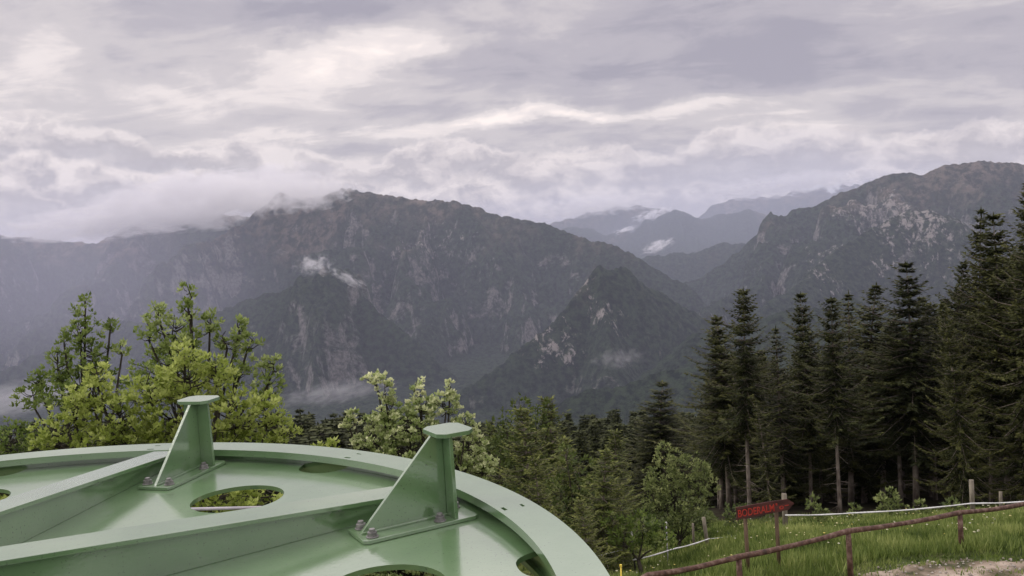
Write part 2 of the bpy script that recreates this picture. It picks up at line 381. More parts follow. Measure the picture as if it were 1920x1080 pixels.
def build_far():
    na, nr = 1300, 640
    az = np.linspace(R(-43), R(43), na)
    r1 = np.geomspace(230, 3000, 120, endpoint=False); r2 = np.linspace(3000, 9500, 400, endpoint=False); r3 = np.geomspace(9500, 19000, 130)
    rr = np.concatenate([r1, r2, r3]); nr = len(rr)
    A, Q = np.meshgrid(az, rr)
    X = Q*np.sin(A); Y = Q*np.cos(A)
    base = ground(X, Y) + 25*fbm(X/300, Y/300, 4, 60)*sstep(350, 1200, Q)
    H = far_height(X, Y, base)
    H = lerp(base, H, sstep(600, 1500, Q))
    fine = 13*fbm(X/38, Y/38, 3, 70)*sstep(900, 3000, Q)*(1 + .0*Q)      # tree-covered roughness
    H = H + fine - .6*sstep(300, 230, Q)
    V = np.stack([X, Y, H], -1).reshape(-1, 3)
    i = np.arange(nr-1)[:, None]*na + np.arange(na-1)[None, :]
    F = np.stack([i, i+1, i+1+na, i+na], -1).reshape(-1, 4)
    m, nt, b = new_mat('mountain'); N = nt.nodes; L = nt.links
    geo = N.new('ShaderNodeNewGeometry'); sep = N.new('ShaderNodeSeparateXYZ'); L.new(geo.outputs['Normal'], sep.inputs[0])
    sp = N.new('ShaderNodeSeparateXYZ'); L.new(geo.outputs['Position'], sp.inputs[0])
    def noise(sc, det, ro=.55, di=0., st=(1,1,1)):
        mp = N.new('ShaderNodeMapping'); mp.inputs['Scale'].default_value = st; L.new(geo.outputs['Position'], mp.inputs[0])
        n = N.new('ShaderNodeTexNoise'); n.inputs['Scale'].default_value = sc; n.inputs['Detail'].default_value = det; n.inputs['Roughness'].default_value = ro; n.inputs['Distortion'].default_value = di
        L.new(mp.outputs[0], n.inputs['Vector']); return n.outputs['Fac']
    def Mt(op, a, bb, clamp=False):
        n = N.new('ShaderNodeMath'); n.operation = op; n.use_clamp = clamp
        for k, v in enumerate((a, bb)):
            if isinstance(v, (int, float)): n.inputs[k].default_value = v
            else: L.new(v, n.inputs[k])
        return n.outputs[0]
    def mix(f, a, bb):
        n = N.new('ShaderNodeMix'); n.data_type = 'RGBA'; L.new(f, n.inputs['Factor'])
        for k, v in (('A', a), ('B', bb)):
            if isinstance(v, tuple): n.inputs[k].default_value = (*v, 1)
            else: L.new(v, n.inputs[k])
        return n.outputs['Result']
    def ramp(f, lo, hi):
        n = N.new('ShaderNodeMapRange'); n.interpolation_type = 'SMOOTHSTEP'; n.inputs[1].default_value = lo; n.inputs[2].default_value = hi
        L.new(f, n.inputs[0]); return n.outputs[0]
    forest = mix(ramp(noise(.03, 9, .75), .38, .62), (.005, .011, .008), (.044, .064, .036))
    scrub = mix(ramp(noise(.012, 10, .72), .42, .60), (.030, .036, .022), (.19, .155, .12))
    rock = mix(ramp(noise(.05, 8, .7), .35, .65), (.10, .092, .085), (.33, .31, .29))
    # scrub and scree take over with height and in patches
    hs = Mt('ADD', Mt('MULTIPLY', sp.outputs[2], .0011), Mt('MULTIPLY', Mt('SUBTRACT', noise(.0016, 7, .6, .6), .5), 2.6))
    c = mix(ramp(hs, -.15, .55), forest, scrub)
    st = Mt('ADD', Mt('SUBTRACT', 1.0, sep.outputs[2]), Mt('MULTIPLY', Mt('SUBTRACT', noise(.0045, 9, .68, .9), .5), 1.25))
    st = Mt('ADD', st, Mt('MULTIPLY', Mt('SUBTRACT', noise(.03, 6, .7), .5), .45))
    c = mix(Mt('MULTIPLY', ramp(st, .65, .84), .75), c, rock)
    cn = noise(.024, 9, .75, .3, (1, 1, .45))
    for (px, py, dp, ra) in CLIFFS:
        q = at(px, py, dp); vd_ = N.new('ShaderNodeVectorMath'); vd_.operation = 'DISTANCE'; L.new(geo.outputs['Position'], vd_.inputs[0]); vd_.inputs[1].default_value = tuple(q)
        f = Mt('SUBTRACT', Mt('MULTIPLY', Mt('SUBTRACT', cn, .475), 6.0), Mt('MULTIPLY', Mt('POWER', Mt('DIVIDE', vd_.outputs['Value'], float(ra)), 2.0), .7))
        c = mix(Mt('MULTIPLY', ramp(f, .0, .6), .85), c, (.40, .36, .335))
    # old snow on the far high peaks
    sn = Mt('ADD', Mt('MULTIPLY', Mt('SUBTRACT', sp.outputs[2], 380.), .006), Mt('MULTIPLY', Mt('SUBTRACT', noise(.0035, 8, .65), .5), 6.0))
    sy = ramp(sp.outputs[1], 14000, 15500)
    c = mix(Mt('MULTIPLY', ramp(sn, .4, 1.0), sy), c, (.75, .77, .8))
    L.new(c, b.inputs['Base Color']); b.inputs['Roughness'].default_value = .95; b.inputs['Specular IOR Level'].default_value = .1
    bp = N.new('ShaderNodeBump'); bp.inputs['Strength'].default_value = 1.0; bp.inputs['Distance'].default_value = 45
    L.new(noise(.022, 9, .72), bp.inputs['Height']); L.new(bp.outputs[0], b.inputs['Normal'])
    o = link('mountains', mesh_np('mountains', V, F, m, True)); tag(o, kind='structure')
build_far()

def build_near():
    xs = np.arange(-150, 170.01, .6); ys = np.concatenate([np.arange(-60, 100, .6), np.arange(100, 262, 2.0)])
    X, Y = np.meshgrid(xs, ys); Z = ground(X, Y)
    Z = Z + .05*fbm(X*1.3, Y*1.3, 3, 3)
    V = np.stack([X, Y, Z], -1).reshape(-1, 3); na = len(xs)
    i = np.arange(len(ys)-1)[:, None]*na + np.arange(na-1)[None, :]
    F = np.stack([i, i+1, i+1+na, i+na], -1).reshape(-1, 4)
    m = noise_mat('meadow_soil', [(.045, .06, .02), (.075, .10, .03), (.10, .11, .045)], 1.3, 10, .95, .6, 8, spec=.1)
    o = link('meadow_ground', mesh_np('meadow_ground', V, F, m, True)); tag(o, kind='structure')
build_near()

def build_floor():
    xs = np.arange(-2, 110, 1.0); ys = np.arange(38.5, 130, 1.0); X, Y = np.meshgrid(xs, ys)
    X = X + (Y-38.5)*-.02 + .7*(X - xs[0])*0; Y2 = Y + 1.2*np.sin(X*.35)*sstep(44, 38, Y)
    X2 = X + np.maximum(0, (Y-38.5))*.18
    Z = ground(X2, Y2) + .05*fbm(X2*1.3, Y2*1.3, 3, 3) + .06
    V = np.stack([X2, Y2, Z], -1).reshape(-1, 3); na = len(xs)
    i = np.arange(len(ys)-1)[:, None]*na + np.arange(na-1)[None, :]
    F = np.stack([i, i+1, i+1+na, i+na], -1).reshape(-1, 4)
    m = noise_mat('needle_litter', [(.018, .014, .009), (.035, .028, .018), (.04, .042, .02)], 1.5, 8, .95, .6, 8, spec=.1)
    sel = F[(V[F].mean(1)[:, 0] > V[F].mean(1)[:, 1]*.215)]
    o = link('forest_floor', mesh_np('forest_floor', V, sel, m, True)); tag(o, kind='structure')
build_floor()

# gravel path in front of the rail
def path_edge(x): return 19.6 + .14*(x-8) + .35*np.sin(x*.9) - .9*sstep(7.5, 4.0, x)*3
def build_path():
    xs = np.arange(2.0, 40, .12); t = np.linspace(0, 1, 60)
    X, T = np.meshgrid(xs, t); far = path_edge(X) - .5 + .22*fbm(X*1.7, X*0, 3, 4); near = far - .05 - 5.0*sstep(1.8, 6.5, X + .5*fbm(X, T*3, 3, 6))
    Y = lerp(near, far, T)
    edge = np.minimum(T, 1-T)
    Z = ground(X, Y) + .05*fbm(X*1.3, Y*1.3, 3, 3) + .045*sstep(0, .06, edge) - .02 + .03*fbm(X*4, Y*4, 3, 8)
    V = np.stack([X, Y, Z], -1).reshape(-1, 3); na = len(xs)
    i = np.arange(len(t)-1)[:, None]*na + np.arange(na-1)[None, :]
    F = np.stack([i, i+1, i+1+na, i+na], -1).reshape(-1, 4)
    m = noise_mat('gravel', [(.06, .065, .03), (.17, .135, .095), (.29, .235, .18), (.42, .35, .28)], 1.6, 12, .95, .9, 22, spec=.15, pos=(.33, .66))
    o = link('gravel_path', mesh_np('gravel_path', V, F, m, True)); tag(o, kind='structure')
build_path()

def stones():
    g = np.random.default_rng(4); V = []; F = []
    for i in range(900):
        x = g.uniform(4, 16); pe = float(path_edge(np.float64(x))) - .5; y = pe - abs(g.normal(.9, .9)); r = g.uniform(.012, .035)*(1.8 if g.uniform() < .06 else 1)
        z = float(ground(x, y)) + .03; b = len(V); a0 = g.uniform(0, 6)
        for k in range(6): V.append((x+r*g.uniform(.7, 1.3)*math.cos(a0+k*1.047), y+r*g.uniform(.7, 1.3)*math.sin(a0+k*1.047), z+r*.2))
        V.append((x, y, z+r*g.uniform(.6, 1))); V.append((x, y, z-r))
        for k in range(6): F.append((b+k, b+(k+1) % 6, b+6)); F.append((b+(k+1) % 6, b+k, b+7))
    m = noise_mat('stone', [(.20, .17, .14), (.48, .44, .38)], 3, 4, .9)
    o = link('path_stones', mesh_np('path_stones', np.array(V), np.array(F), m)); tag(o, 'loose pale stones scattered on the gravel path', 'gravel', kind='stuff')
stones()

# ------------------------------------------------------------------ the big wheel
RW = 1.8
WC = Vector((-.89519*RW, .95256*RW, -.42591*RW))
PD = .02689*RW                 # plate top below rim top
def curve_plate(name, outer, holes, z_top, thick, parent, mat):
    cu = bpy.data.curves.new(name, 'CURVE'); cu.dimensions = '2D'; cu.fill_mode = 'BOTH'; cu.extrude = thick/2 
    for loop in [outer] + holes:
        sp = cu.splines.new('POLY'); sp.points.add(len(loop)-1); sp.use_cyclic_u = True
        for p, q in zip(sp.points, loop): p.co = (q[0], q[1], 0, 1)
    tmp = bpy.data.objects.new(name, cu); C.objects.link(tmp)
    me = bpy.data.meshes.new_from_object(tmp.evaluated_get(bpy.context.evaluated_depsgraph_get()))
    C.objects.unlink(tmp); bpy.data.objects.remove(tmp)
    me.name = name; me.materials.clear(); me.materials.append(mat)
    me.transform(Matrix.Translation((0, 0, z_top - thick/2)))
    o = link(name, me, parent); return o
def circ(cx, cy, r, n=48): return [(cx+r*math.cos(2*math.pi*i/n), cy+r*math.sin(2*math.pi*i/n)) for i in range(n)]
def build_wheel():
    t = empty('bullwheel', WC - Vector((0, 0, .6)))
    tag(t, 'huge green painted steel cable wheel, wet with rain, seen from above in the foreground', 'bullwheel')
    UP = .6                    # rim top above the wheel's origin
    pol = lambda r, a: (RW*r*math.cos(R(a)), RW*r*math.sin(R(a)))
    # rim top flange (slots by pairs every 30 degrees)
    slots = []
    for k in range(12):
        a = 24.3 + 30*k
        for rr, w in ((.9475, .0052), (.9785, .0042)):
            c = pol(rr, a); slots.append([(c[0]+RW*(u*w*1.5)*-math.sin(R(a))+RW*v*w*.55*math.cos(R(a)), c[1]+RW*(u*w*1.5)*math.cos(R(a))+RW*v*w*.55*math.sin(R(a))) for u, v in ((-1,-1),(1,-1),(1,1),(-1,1))])
    rim = curve_plate('rim', circ(0, 0, RW, 240), [circ(0, 0, RW*.9364, 240)] + slots, UP, .024, t, M_STEEL)
    m = rim.modifiers.new('bevel', 'BEVEL'); m.width = .0025; m.segments = 2; m.limit_method = 'ANGLE'; m.angle_limit = R(60)
    # rim wall and lower flange below
    def ring(mb, r0, r1, z0, z1, n=180):
        vs = []; 
        for (r, z) in ((r0, z0), (r1, z0), (r1, z1), (r0, z1)):
            vs += [(r*math.cos(2*math.pi*i/n), r*math.sin(2*math.pi*i/n), z) for i in range(n)]
        fs = []
        for q in range(4):
            for i in range(n): fs.append((q*n+i, q*n+(i+1) % n, ((q+1) % 4)*n+(i+1) % n, ((q+1) % 4)*n+i))
        mb.add(vs, fs)
    mb = MB(); ring(mb, RW*.956, RW*.968, UP-.105, UP-.0245); mb.build('rim_wall', M_STEEL, t, smooth=False)
    mb = MB(); ring(mb, RW*.948, RW*1.006, UP-.122, UP-.1055); mb.build('lower_rim_flange', M_STEEL, t)
    mb = MB(); ring(mb, RW*.9685, RW*.985, UP-.095, UP-.045); tag(mb.build('rubber_liner', M_BLACK, t), 'black rubber cable liner in the outer groove')
    # disc plate with round holes and edge cut-outs
    holes = []
    for k in range(8):
        a = 58.7 - 45*k; c = pol(.729, a); holes.append(circ(c[0], c[1], RW*.0815, 56))
    outer = []
    n = 720
    for i in range(n):
        a = 360*i/n; r = .9545
        da = (a - 58.7 + 22.5) % 45 - 22.5
        w = 3.05
        if abs(da) < w: r = .9545 - .047*math.sqrt(max(0, 1-(abs(da)/w)**2.6))
        outer.append(pol(r, a))
    pl = curve_plate('disc_plate', outer, holes + [circ(0, 0, RW*.13, 48)], UP-PD, .014, t, M_STEEL)
    m = pl.modifiers.new('bevel', 'BEVEL'); m.width = .002; m.segments = 2; m.limit_method = 'ANGLE'; m.angle_limit = R(60)
    # hub
    mb = MB(); ring(mb, RW*.05, RW*.125, UP-PD-.30, UP+.10); mb.build('hub', M_STEEL, t)
    mb = MB().prism(circ(0, 0, RW*.049, 32), UP-.30, UP+.16); mb.build('axle', M_BOLT, t)
    # spokes: I-beams whose upper flange climbs from the rim towards the hub
    w = .0651*RW; e0, e1 = -.00645*RW, .0801
    for k in range(8):
        a = R(36.214 + 45*k); Mx = Matrix.Rotation(a, 4, 'Z')
        def top(r): return UP + e0 + e1*(RW - r)
        r0, r1 = RW*.126, RW*.9362
        mb = MB()
        rs = [r0 + (r1-r0)*i/12 for i in range(13)]
        vs = []
        for r in rs:
            z = top(r)
            vs += [(r, -w/2, z-.013), (r, w/2, z-.013), (r, w/2, z), (r, -w/2, z)]
        fs = [(0, 3, 2, 1), (48, 49, 50, 51)]
        for i in range(12):
            for q in range(4): fs.append((4*i+q, 4*i+(q+1) % 4, 4*i+4+(q+1) % 4, 4*i+4+q))
        mb.add([Mx @ Vector(v) for v in vs], fs)
        # web
        y0 = -.55*w/2; vs = []
        for r in rs:
            vs += [(r, y0-.005, UP-PD), (r, y0+.005, UP-PD), (r, y0+.005, top(r)-.013), (r, y0-.005, top(r)-.013)]
        mb.add([Mx @ Vector(v) for v in vs], fs)
        mb.build('spoke', M_STEEL, t, bevel=.0015)
        # stiffener rib under the plate
    for k in range(8):
        Mx = Matrix.Rotation(R(58.7+45*k+22.5-22.5+8), 4, 'Z')
    for k in range(4):
        Mx = Matrix.Rotation(R(36.2 + 45*k), 4, 'Z')
        MB().box((0, 0, UP-PD-.0145-.03), (RW*1.88, .014, .058), Mx).build('under_rib', M_STEEL, t) if k % 2 == 0 else None
    # brackets
    for k in range(8):
        Mx = Matrix.Rotation(R(75 + 45*k), 4, 'Z') @ Matrix.Translation((0, 0, UP-PD))
        q = RW
        mb = MB()
        mb.prism([(.735*q, -.032*q), (.742*q, -.037*q), (.922*q, -.037*q), (.929*q, -.032*q), (.929*q, .032*q), (.922*q, .037*q), (.742*q, .037*q), (.735*q, .032*q)], .001, .0115, Mx)
        hb = .137*q
        Mf = Mx @ Matrix.Translation((0, .0055, 0)) @ Matrix.Rotation(math.pi/2, 4, 'X')
        mb.prism([(.742*q, .0116), (.888*q, .0116), (.888*q, hb), (.868*q, hb)], 0, .011, Mf)
        # outer upright, wider at the foot
        Mg = Mx @ Matrix.Translation((.8882*q, 0, 0)) @ Matrix.Rotation(math.pi/2, 4, 'Y') @ Matrix.Rotation(math.pi, 4, 'Z')
        mb.prism([(-(-.0116), -.034*q), (-(-hb), -.032*q), (-(-hb), .032*q), (-(-.0116), .034*q)], 0, .011, Matrix(Mg) @ Matrix.Scale(1, 4)) if False else None
        vs = [Mx @ Vector(v) for v in ((.8882*q, -.032*q, .0116), (.8882*q, .032*q, .0116), (.8882*q, .028*q, hb), (.8882*q, -.028*q, hb),
                                       (.8882*q+.011, -.032*q, .0116), (.8882*q+.011, .032*q, .0116), (.8882*q+.011, .028*q, hb), (.8882*q+.011, -.028*q, hb))]
        mb.add(vs, [(0,1,2,3), (7,6,5,4), (0,4,5,1), (1,5,6,2), (2,6,7,3), (3,7,4,0)])
        # weld seam along the fin's foot
        mb.box((.8185*q, -.0055-.004, .0145), (.15*q, .008, .006), Mx)
        br = mb.build('bracket', M_STEEL, t, bevel=.0012)
        c0, c1, tw, ch = .868*q, .932*q, .037*q, .012*q
        MB().prism([(c0+ch, -tw), (c1-ch, -tw), (c1, -tw+ch), (c1, tw-ch), (c1-ch, tw), (c0+ch, tw), (c0, tw-ch), (c0, -tw+ch)], hb+.0005, hb+.0135, Mx).build('cap_plate', M_STEEL, br, bevel=.0015)
        for (br_, bt) in ((.753, .024), (.753, -.024), (.866, -.024), (.915, .024)):
            bm = MB(); bx = Mx @ Matrix.Translation((br_*q, bt*q, .0116))
            bm.prism(circ(0, 0, .0175, 18), 0, .003, bx); bm.prism(circ(0, 0, .0142, 6), .003, .0145, bx); bm.prism(circ(0, 0, .0085, 12), .0145, .0225, bx)
            bm.build('bolt', M_BOLT, br, bevel=.0008)
    # column that carries the wheel
    col = empty('wheel_column', (WC.x, WC.y, float(ground(WC.x, WC.y))-.1)); tag(col, 'thick concrete column under the hub of the green wheel', 'column')
    h = WC.z - .45 - col.location.z
    MB().prism(circ(0, 0, .34, 32), 0, h-.25).build('shaft', M_CONC, col); MB().prism(circ(0, 0, .22, 32), h-.249, h-.01+.1).build('bearing', M_BOLT, col)
    # galvanised hand rail on the slope below, seen through a hole in the plate
    hr = empty('handrail', (0, 0, 0))
    tag(hr, 'thin galvanised pipe rail glimpsed through the round hole of the green wheel', 'handrail')
    a = at(395, 954, 5.2); b = at(560, 950, 5.6); a2 = a + (a-b)*1.2; b2 = b + (b-a)*1.0
    hr.location = Vector(a2); o = Vector(a2)
    MB().tube([Vector(a2)-o, Vector(b2)-o], .010, 10).build('rail_pipe', M_GALV, hr, True)
    for f in (.12, .9):
        p = Vector(a2).lerp(Vector(b2), f); g = float(ground(p.x, p.y))
        MB().tube([p-o, Vector((p.x, p.y, g-.1))-o], .018, 8).build('post', M_GALV, hr, True)
build_wheel()

# ------------------------------------------------------------------ vegetation
def blades(P, D, U, Wd, tone, fold=.25):
    """kite-shaped leaves: base points P, direction*length D, side vectors U (unit), half width Wd. Two triangles each, folded."""
    n = len(P); N_ = np.cross(D, U); N_ /= (np.linalg.norm(N_, axis=1, keepdims=True)+1e-9)
    mid = P + D*.45
    a = P; b = mid + U*Wd[:, None] + N_*Wd[:, None]*fold; c = P + D; d = mid - U*Wd[:, None] + N_*Wd[:, None]*fold
    V = np.stack([a, b, c, d], 1).reshape(-1, 3)
    i = np.arange(n)[:, None]*4
    F = np.concatenate([i+np.array([[0, 1, 2]]), i+np.array([[0, 2, 3]])], 0)
    return V, F, np.repeat(tone, 4)
def unit(v): return v/(np.linalg.norm(v, axis=-1, keepdims=True)+1e-9)

def spruce_data(h, rmax, bare, seed, nwh=48, per=6, step=.16, blade=.30, wid=.035, taper=.85, ragged=.25, dense=1.0):
    g = np.random.default_rng(seed)
    P, D, U, Wd, T = [], [], [], [], []
    tr = MB(); nseg = 10
    lean = g.normal(0, .012, 2)
    tp = [(lean[0]*h*(i/nseg)**2*3, lean[1]*h*(i/nseg)**2*3, h*.985*i/nseg) for i in range(nseg+1)]
    r0 = h*.0085+.02
    random.seed(seed)
    tr.tube(tp, [r0*(1.18 if i == 0 else 1)*(1-i/nseg)**.8+.008 for i in range(nseg+1)], 8, wob=.04)
    tips = []
    for k in range(nwh):
        f = (k+g.uniform(-.3, .3))/nwh; f = min(max(f, 0), .995)
        z = h*(bare + (1-bare)*(1-(1-f)**.93)) + g.normal(0, .07)
        ax = np.array([lean[0]*h*(z/h)**2*3, lean[1]*h*(z/h)**2*3, z])
        Lk = rmax*min(1.0, (1-f)**taper*1.12)*(.55+.45*min(1, f*5+.25)) + .05
        ph0 = g.uniform(0, 6.28); Lk *= 1 + .22*math.sin(k*1.7+seed) * ragged/.4
        for j in range(per):
            if g.uniform() < .08+.22*(1-f)*ragged*2: continue
            az = ph0 + 2*math.pi*j/per + g.uniform(-.35, .35)
            L_ = Lk*g.uniform(1-ragged*1.3, 1+ragged*.6)
            up = lerp(-.32, .55, f**1.3) + g.uniform(-.2, .2)
            ns = max(3, int(L_/step*dense))
            s = (np.arange(ns)+.6)/ns
            hd = np.array([math.cos(az), math.sin(az), 0.]); sd_ = np.array([-math.sin(az), math.cos(az), 0.])
            droop = .30*(1-f)+.05
            zz = up*s*L_ - droop*L_*np.sin(s*math.pi*.85)*.6 + .12*L_*s**3
            pts = ax + hd*(s*L_)[:, None]; pts[:, 2] += zz
            if k % 2 == 0 or j % 2 == 0:
                tr.tube([ax, pts[ns//2], pts[-1]], [.016+.012*L_*.6, .012, .004], 3, cap=False)
            tn = .35+.4*s + g.uniform(-.16, .16)
            for sg in (-1, 1):
                for rep in range(2):
                    ln = blade*(1.15-.75*s)*g.uniform(.7, 1.25, ns)*(1 if L_ > .8 else .6+.4*L_)
                    ang = g.uniform(.7, 1.25, ns)
                    d = hd*np.cos(ang)[:, None]*ln[:, None] + sd_*sg*np.sin(ang)[:, None]*ln[:, None]
                    d[:, 2] += -ln*g.uniform(.05, .75, ns)*(1 if rep else .5) + .06*f
                    P.append(pts + g.normal(0, .02, (ns, 3))); D.append(d)
                    uu = unit(np.cross(d, np.array([0, 0, 1.]) + g.normal(0, .45, (ns, 3)))); U.append(uu)
                    Wd.append(wid*g.uniform(.7, 1.3, ns)); T.append(np.clip(tn + g.normal(0, .1, ns), 0, 1))
            # along the branch and its tip
            d = np.tile(hd*blade*.8, (ns, 1)); d[:, 2] += g.normal(0, .05, ns) + .05
            P.append(pts); D.append(d); U.append(np.tile(sd_, (ns, 1)) + g.normal(0, .2, (ns, 3))); Wd.append(np.full(ns, wid*1.1)); T.append(np.clip(tn+.12, 0, 1))
    # leader
    P.append(np.array([[lean[0]*h*3, lean[1]*h*3, h*.955]]*5) + g.normal(0, .01, (5, 3))); d = g.normal(0, .03, (5, 3)); d[:, 2] = h*g.uniform(.02, .05, 5); D.append(d)
    U.append(unit(g.normal(0, 1, (5, 3))*[1, 1, 0]+1e-3)); Wd.append(np.full(5, wid*.8)); T.append(np.full(5, .6))
    if bare > .2:     # dead snags on the bare stem
        for k in range(int(26*bare/.4)):
            z = h*g.uniform(.06, bare); az = g.uniform(0, 6.28); L_ = g.uniform(.3, 1.3)
            a = np.array([0, 0, z]); tr.tube([a, a+np.array([math.cos(az)*L_, math.sin(az)*L_, -L_*g.uniform(.05, .35)])], [.018, .005], 3, cap=False)
    V, F, TT = blades(np.concatenate(P), np.concatenate(D), unit(np.concatenate(U)), np.concatenate(Wd), np.concatenate(T))
    return V, F, TT, tr
M_NEEDLE = leaf_mat('spruce_needles', (.009, .012, .004), (.034, .042, .012), (.11, .115, .032), .2, .7)
M_NEEDLE_L = leaf_mat('young_needles', (.022, .034, .009), (.090, .112, .025), (.22, .24, .06), .25, .7)
M_NEEDLE_FAR = leaf_mat('distant_needles', (.010, .015, .006), (.033, .042, .014), (.075, .085, .026), .1, .8)
def spruce_proto(key, mat, **k):
    V, F, T, tr = spruce_data(**k)
    cm = mesh_np('crown_'+key, V, F, mat, False, T)
    tm = bpy.data.meshes.new('trunk_'+key); tm.from_pydata(tr.v, [], tr.f); tm.materials.append(M_BARK); tm.polygons.foreach_set('use_smooth', [True]*len(tm.polygons)); tm.update()
    return cm, tm, k['h']
PR = {
 'bareA': spruce_proto('bareA', M_NEEDLE, h=14., rmax=3.0, bare=.30, seed=1, nwh=44, per=8, ragged=.52, wid=.052, blade=.37),
 'bareB': spruce_proto('bareB', M_NEEDLE, h=14., rmax=2.5, bare=.40, seed=2, nwh=40, per=8, ragged=.52, taper=.7, wid=.052, blade=.37),
 'fullA': spruce_proto('fullA', M_NEEDLE, h=14., rmax=3.3, bare=.12, seed=3, nwh=50, per=8, ragged=.52, wid=.052, blade=.37),
 'fullB': spruce_proto('fullB', M_NEEDLE, h=14., rmax=2.9, bare=.08, seed=4, nwh=52, per=8, ragged=.52, taper=.75, wid=.052, blade=.37),
 'fullC': spruce_proto('fullC', M_NEEDLE, h=14., rmax=3.2, bare=.06, seed=14, nwh=44, per=9, ragged=.22, wid=.05, blade=.38),
 'slim':  spruce_proto('slim', M_NEEDLE, h=14., rmax=1.8, bare=.20, seed=5, nwh=42, per=6, ragged=.45, wid=.045, blade=.3),
 'young': spruce_proto('young', M_NEEDLE_L, h=8., rmax=2.4, bare=.03, seed=6, nwh=36, per=8, ragged=.35, blade=.30, wid=.034),
 'youngB': spruce_proto('youngB', M_NEEDLE_L, h=8., rmax=2.0, bare=.03, seed=8, nwh=34, per=8, ragged=.42, blade=.30, wid=.034, taper=.7),
}
FARP = [spruce_proto('far%d' % i, M_NEEDLE_FAR, h=20., rmax=rm, bare=.08, seed=20+i, nwh=26, per=7, step=.8, blade=1.5, wid=.22, ragged=.3, taper=tp)
        for i, (rm, tp) in enumerate(((3.2, .85), (2.6, .8), (3.6, .75)))]

def put_tree(name, proto, base, height, label, cat, group=None, rz=None, fat=1.0, lean=(0, 0), parts=True):
    cm, tm, h = proto
    s = height/h
    t = empty(name, base, rz if rz is not None else random.uniform(0, 6.28))
    fat *= random.uniform(.85, 1.2); t.scale = (s*fat, s*fat*random.uniform(.85, 1.15), s); t.rotation_euler.x = lean[0]+random.gauss(0, .012); t.rotation_euler.y = lean[1]+random.gauss(0, .012)
    tag(t, label, cat, group)
    link('crown', cm, t); link('trunk', tm, t)
    return t
def put_tree_px(name, key, tip, depth, label, group=None, fat=1.0, ex=0.0, rz=None):
    p = at(tip[0], tip[1], depth); g = float(ground(p[0], p[1])) - .15
    return put_tree(name, PR[key], (p[0], p[1], g), p[2]-g, label, 'spruce tree', group, fat=fat, rz=rz)

random.seed(11)
# wood edge on the right: every spruce at its own place
EDGE = [
 ('bareA', (1352,588), 51, 'double-topped spruce at the left end of the tall wood, drooping dark branches', 1.15),
 ('slim',  (1338,592), 52.5, 'second thin spire close against the leftmost tall spruce', 1.2),
 ('bareB', (1389,535), 46, 'tall spruce with long bare pale trunk rising straight behind the red arrow sign', 1.05),
 ('slim',  (1458,606), 49, 'thin short spruce between the tall bare-trunked one and a broader one', 1.1),
 ('bareA', (1507,547), 50, 'broad-topped spruce with a rounded olive crown right of the arrow sign', 1.05),
 ('bareB', (1562,552), 44, 'spruce with the palest bare trunk, standing right of the arrow sign at the wood edge', 1.1),
 ('slim',  (1583,547), 51, 'slim spruce spire squeezed between two thicker crowns in mid wood', 1.3),
 ('fullA', (1608,533), 53, 'full dark spruce with pointed top in the middle of the wood', 1.0),
 ('slim',  (1645,576), 50, 'low spruce top in the dip of the wood skyline', 1.5),
 ('bareA', (1705,488), 47, 'shapely tall spruce with visible grey stem, just left of the highest group', 1.05),
 ('fullA', (1766,485), 52, 'spruce with sparse ragged branches letting the mountain show, left of the highest group', .9),
 ('fullB', (1822,388), 47, 'very tall slender spruce, first of the highest group on the right', .85),
 ('bareA', (1877,396), 45, 'tall spruce between the two highest ones near the right edge', .95),
 ('fullB', (1914,338), 42, 'highest spruce, cut by the right edge of the picture', 1.0),
 ('bareB', (1975,330), 43, 'spruce mostly beyond the right edge of the picture', 1.0),
 ('fullA', (1800,560), 41, 'nearer olive green spruce with branches to the ground under the highest group', .8),
 ('bareB', (1745,610), 50, 'dark thin-trunked spruce hidden under taller crowns', 1.0),
 ('bareB', (1680,600), 48, 'dark spruce with straight thin stem below the skyline dip', 1.1),
 ('bareA', (1530,620), 55, 'dark spruce with thick bare stem behind the grassy wood edge', 1.1),
 ('bareB', (1850,600), 44, 'pale stemmed spruce just right of the wooden fence post', 1.0),
 ('bareB', (1903,560), 46, 'bare grey stem spruce at the right edge, under the highest crown', 1.0),
 ('slim',  (1437,745), 42, 'small thin yellow-green spruce beside the pale bare trunk', 1.4),
 ('fullC', (1225,716), 62, 'large dark conical spruce alone before the forest, left of the tall wood', 2.0),
]
for key, tip, dep, lab, fat in EDGE:
    put_tree_px('spruce_tree', key, tip, dep, lab, 'spruces along the edge of the wood', fat)
# deeper rows of the wood
n = 0; g_ = np.random.default_rng(5)
for row, dep in enumerate((57, 62, 68, 75, 84)):
    for px in np.arange(1330 + row*12, 2150, 44 - row*2):
        x_ = px + g_.uniform(-14, 14); skyl = np.interp(x_, [1300, 1450, 1600, 1700, 1800, 1900, 2150], [640, 640, 610, 590, 520, 440, 400])
        p = at(x_, skyl + g_.uniform(15, 90), dep + g_.uniform(-2, 2)); gz = float(ground(p[0], p[1]))-.15
        put_tree('spruce_tree', PR[('bareA', 'bareB', 'fullA', 'fullB')[n % 4]], (p[0], p[1], gz), p[2]-gz, 'spruce in the dark inner rows of the wood, behind the edge trees', 'spruce tree', 'spruces deeper in the wood', fat=1.0)
        n += 1
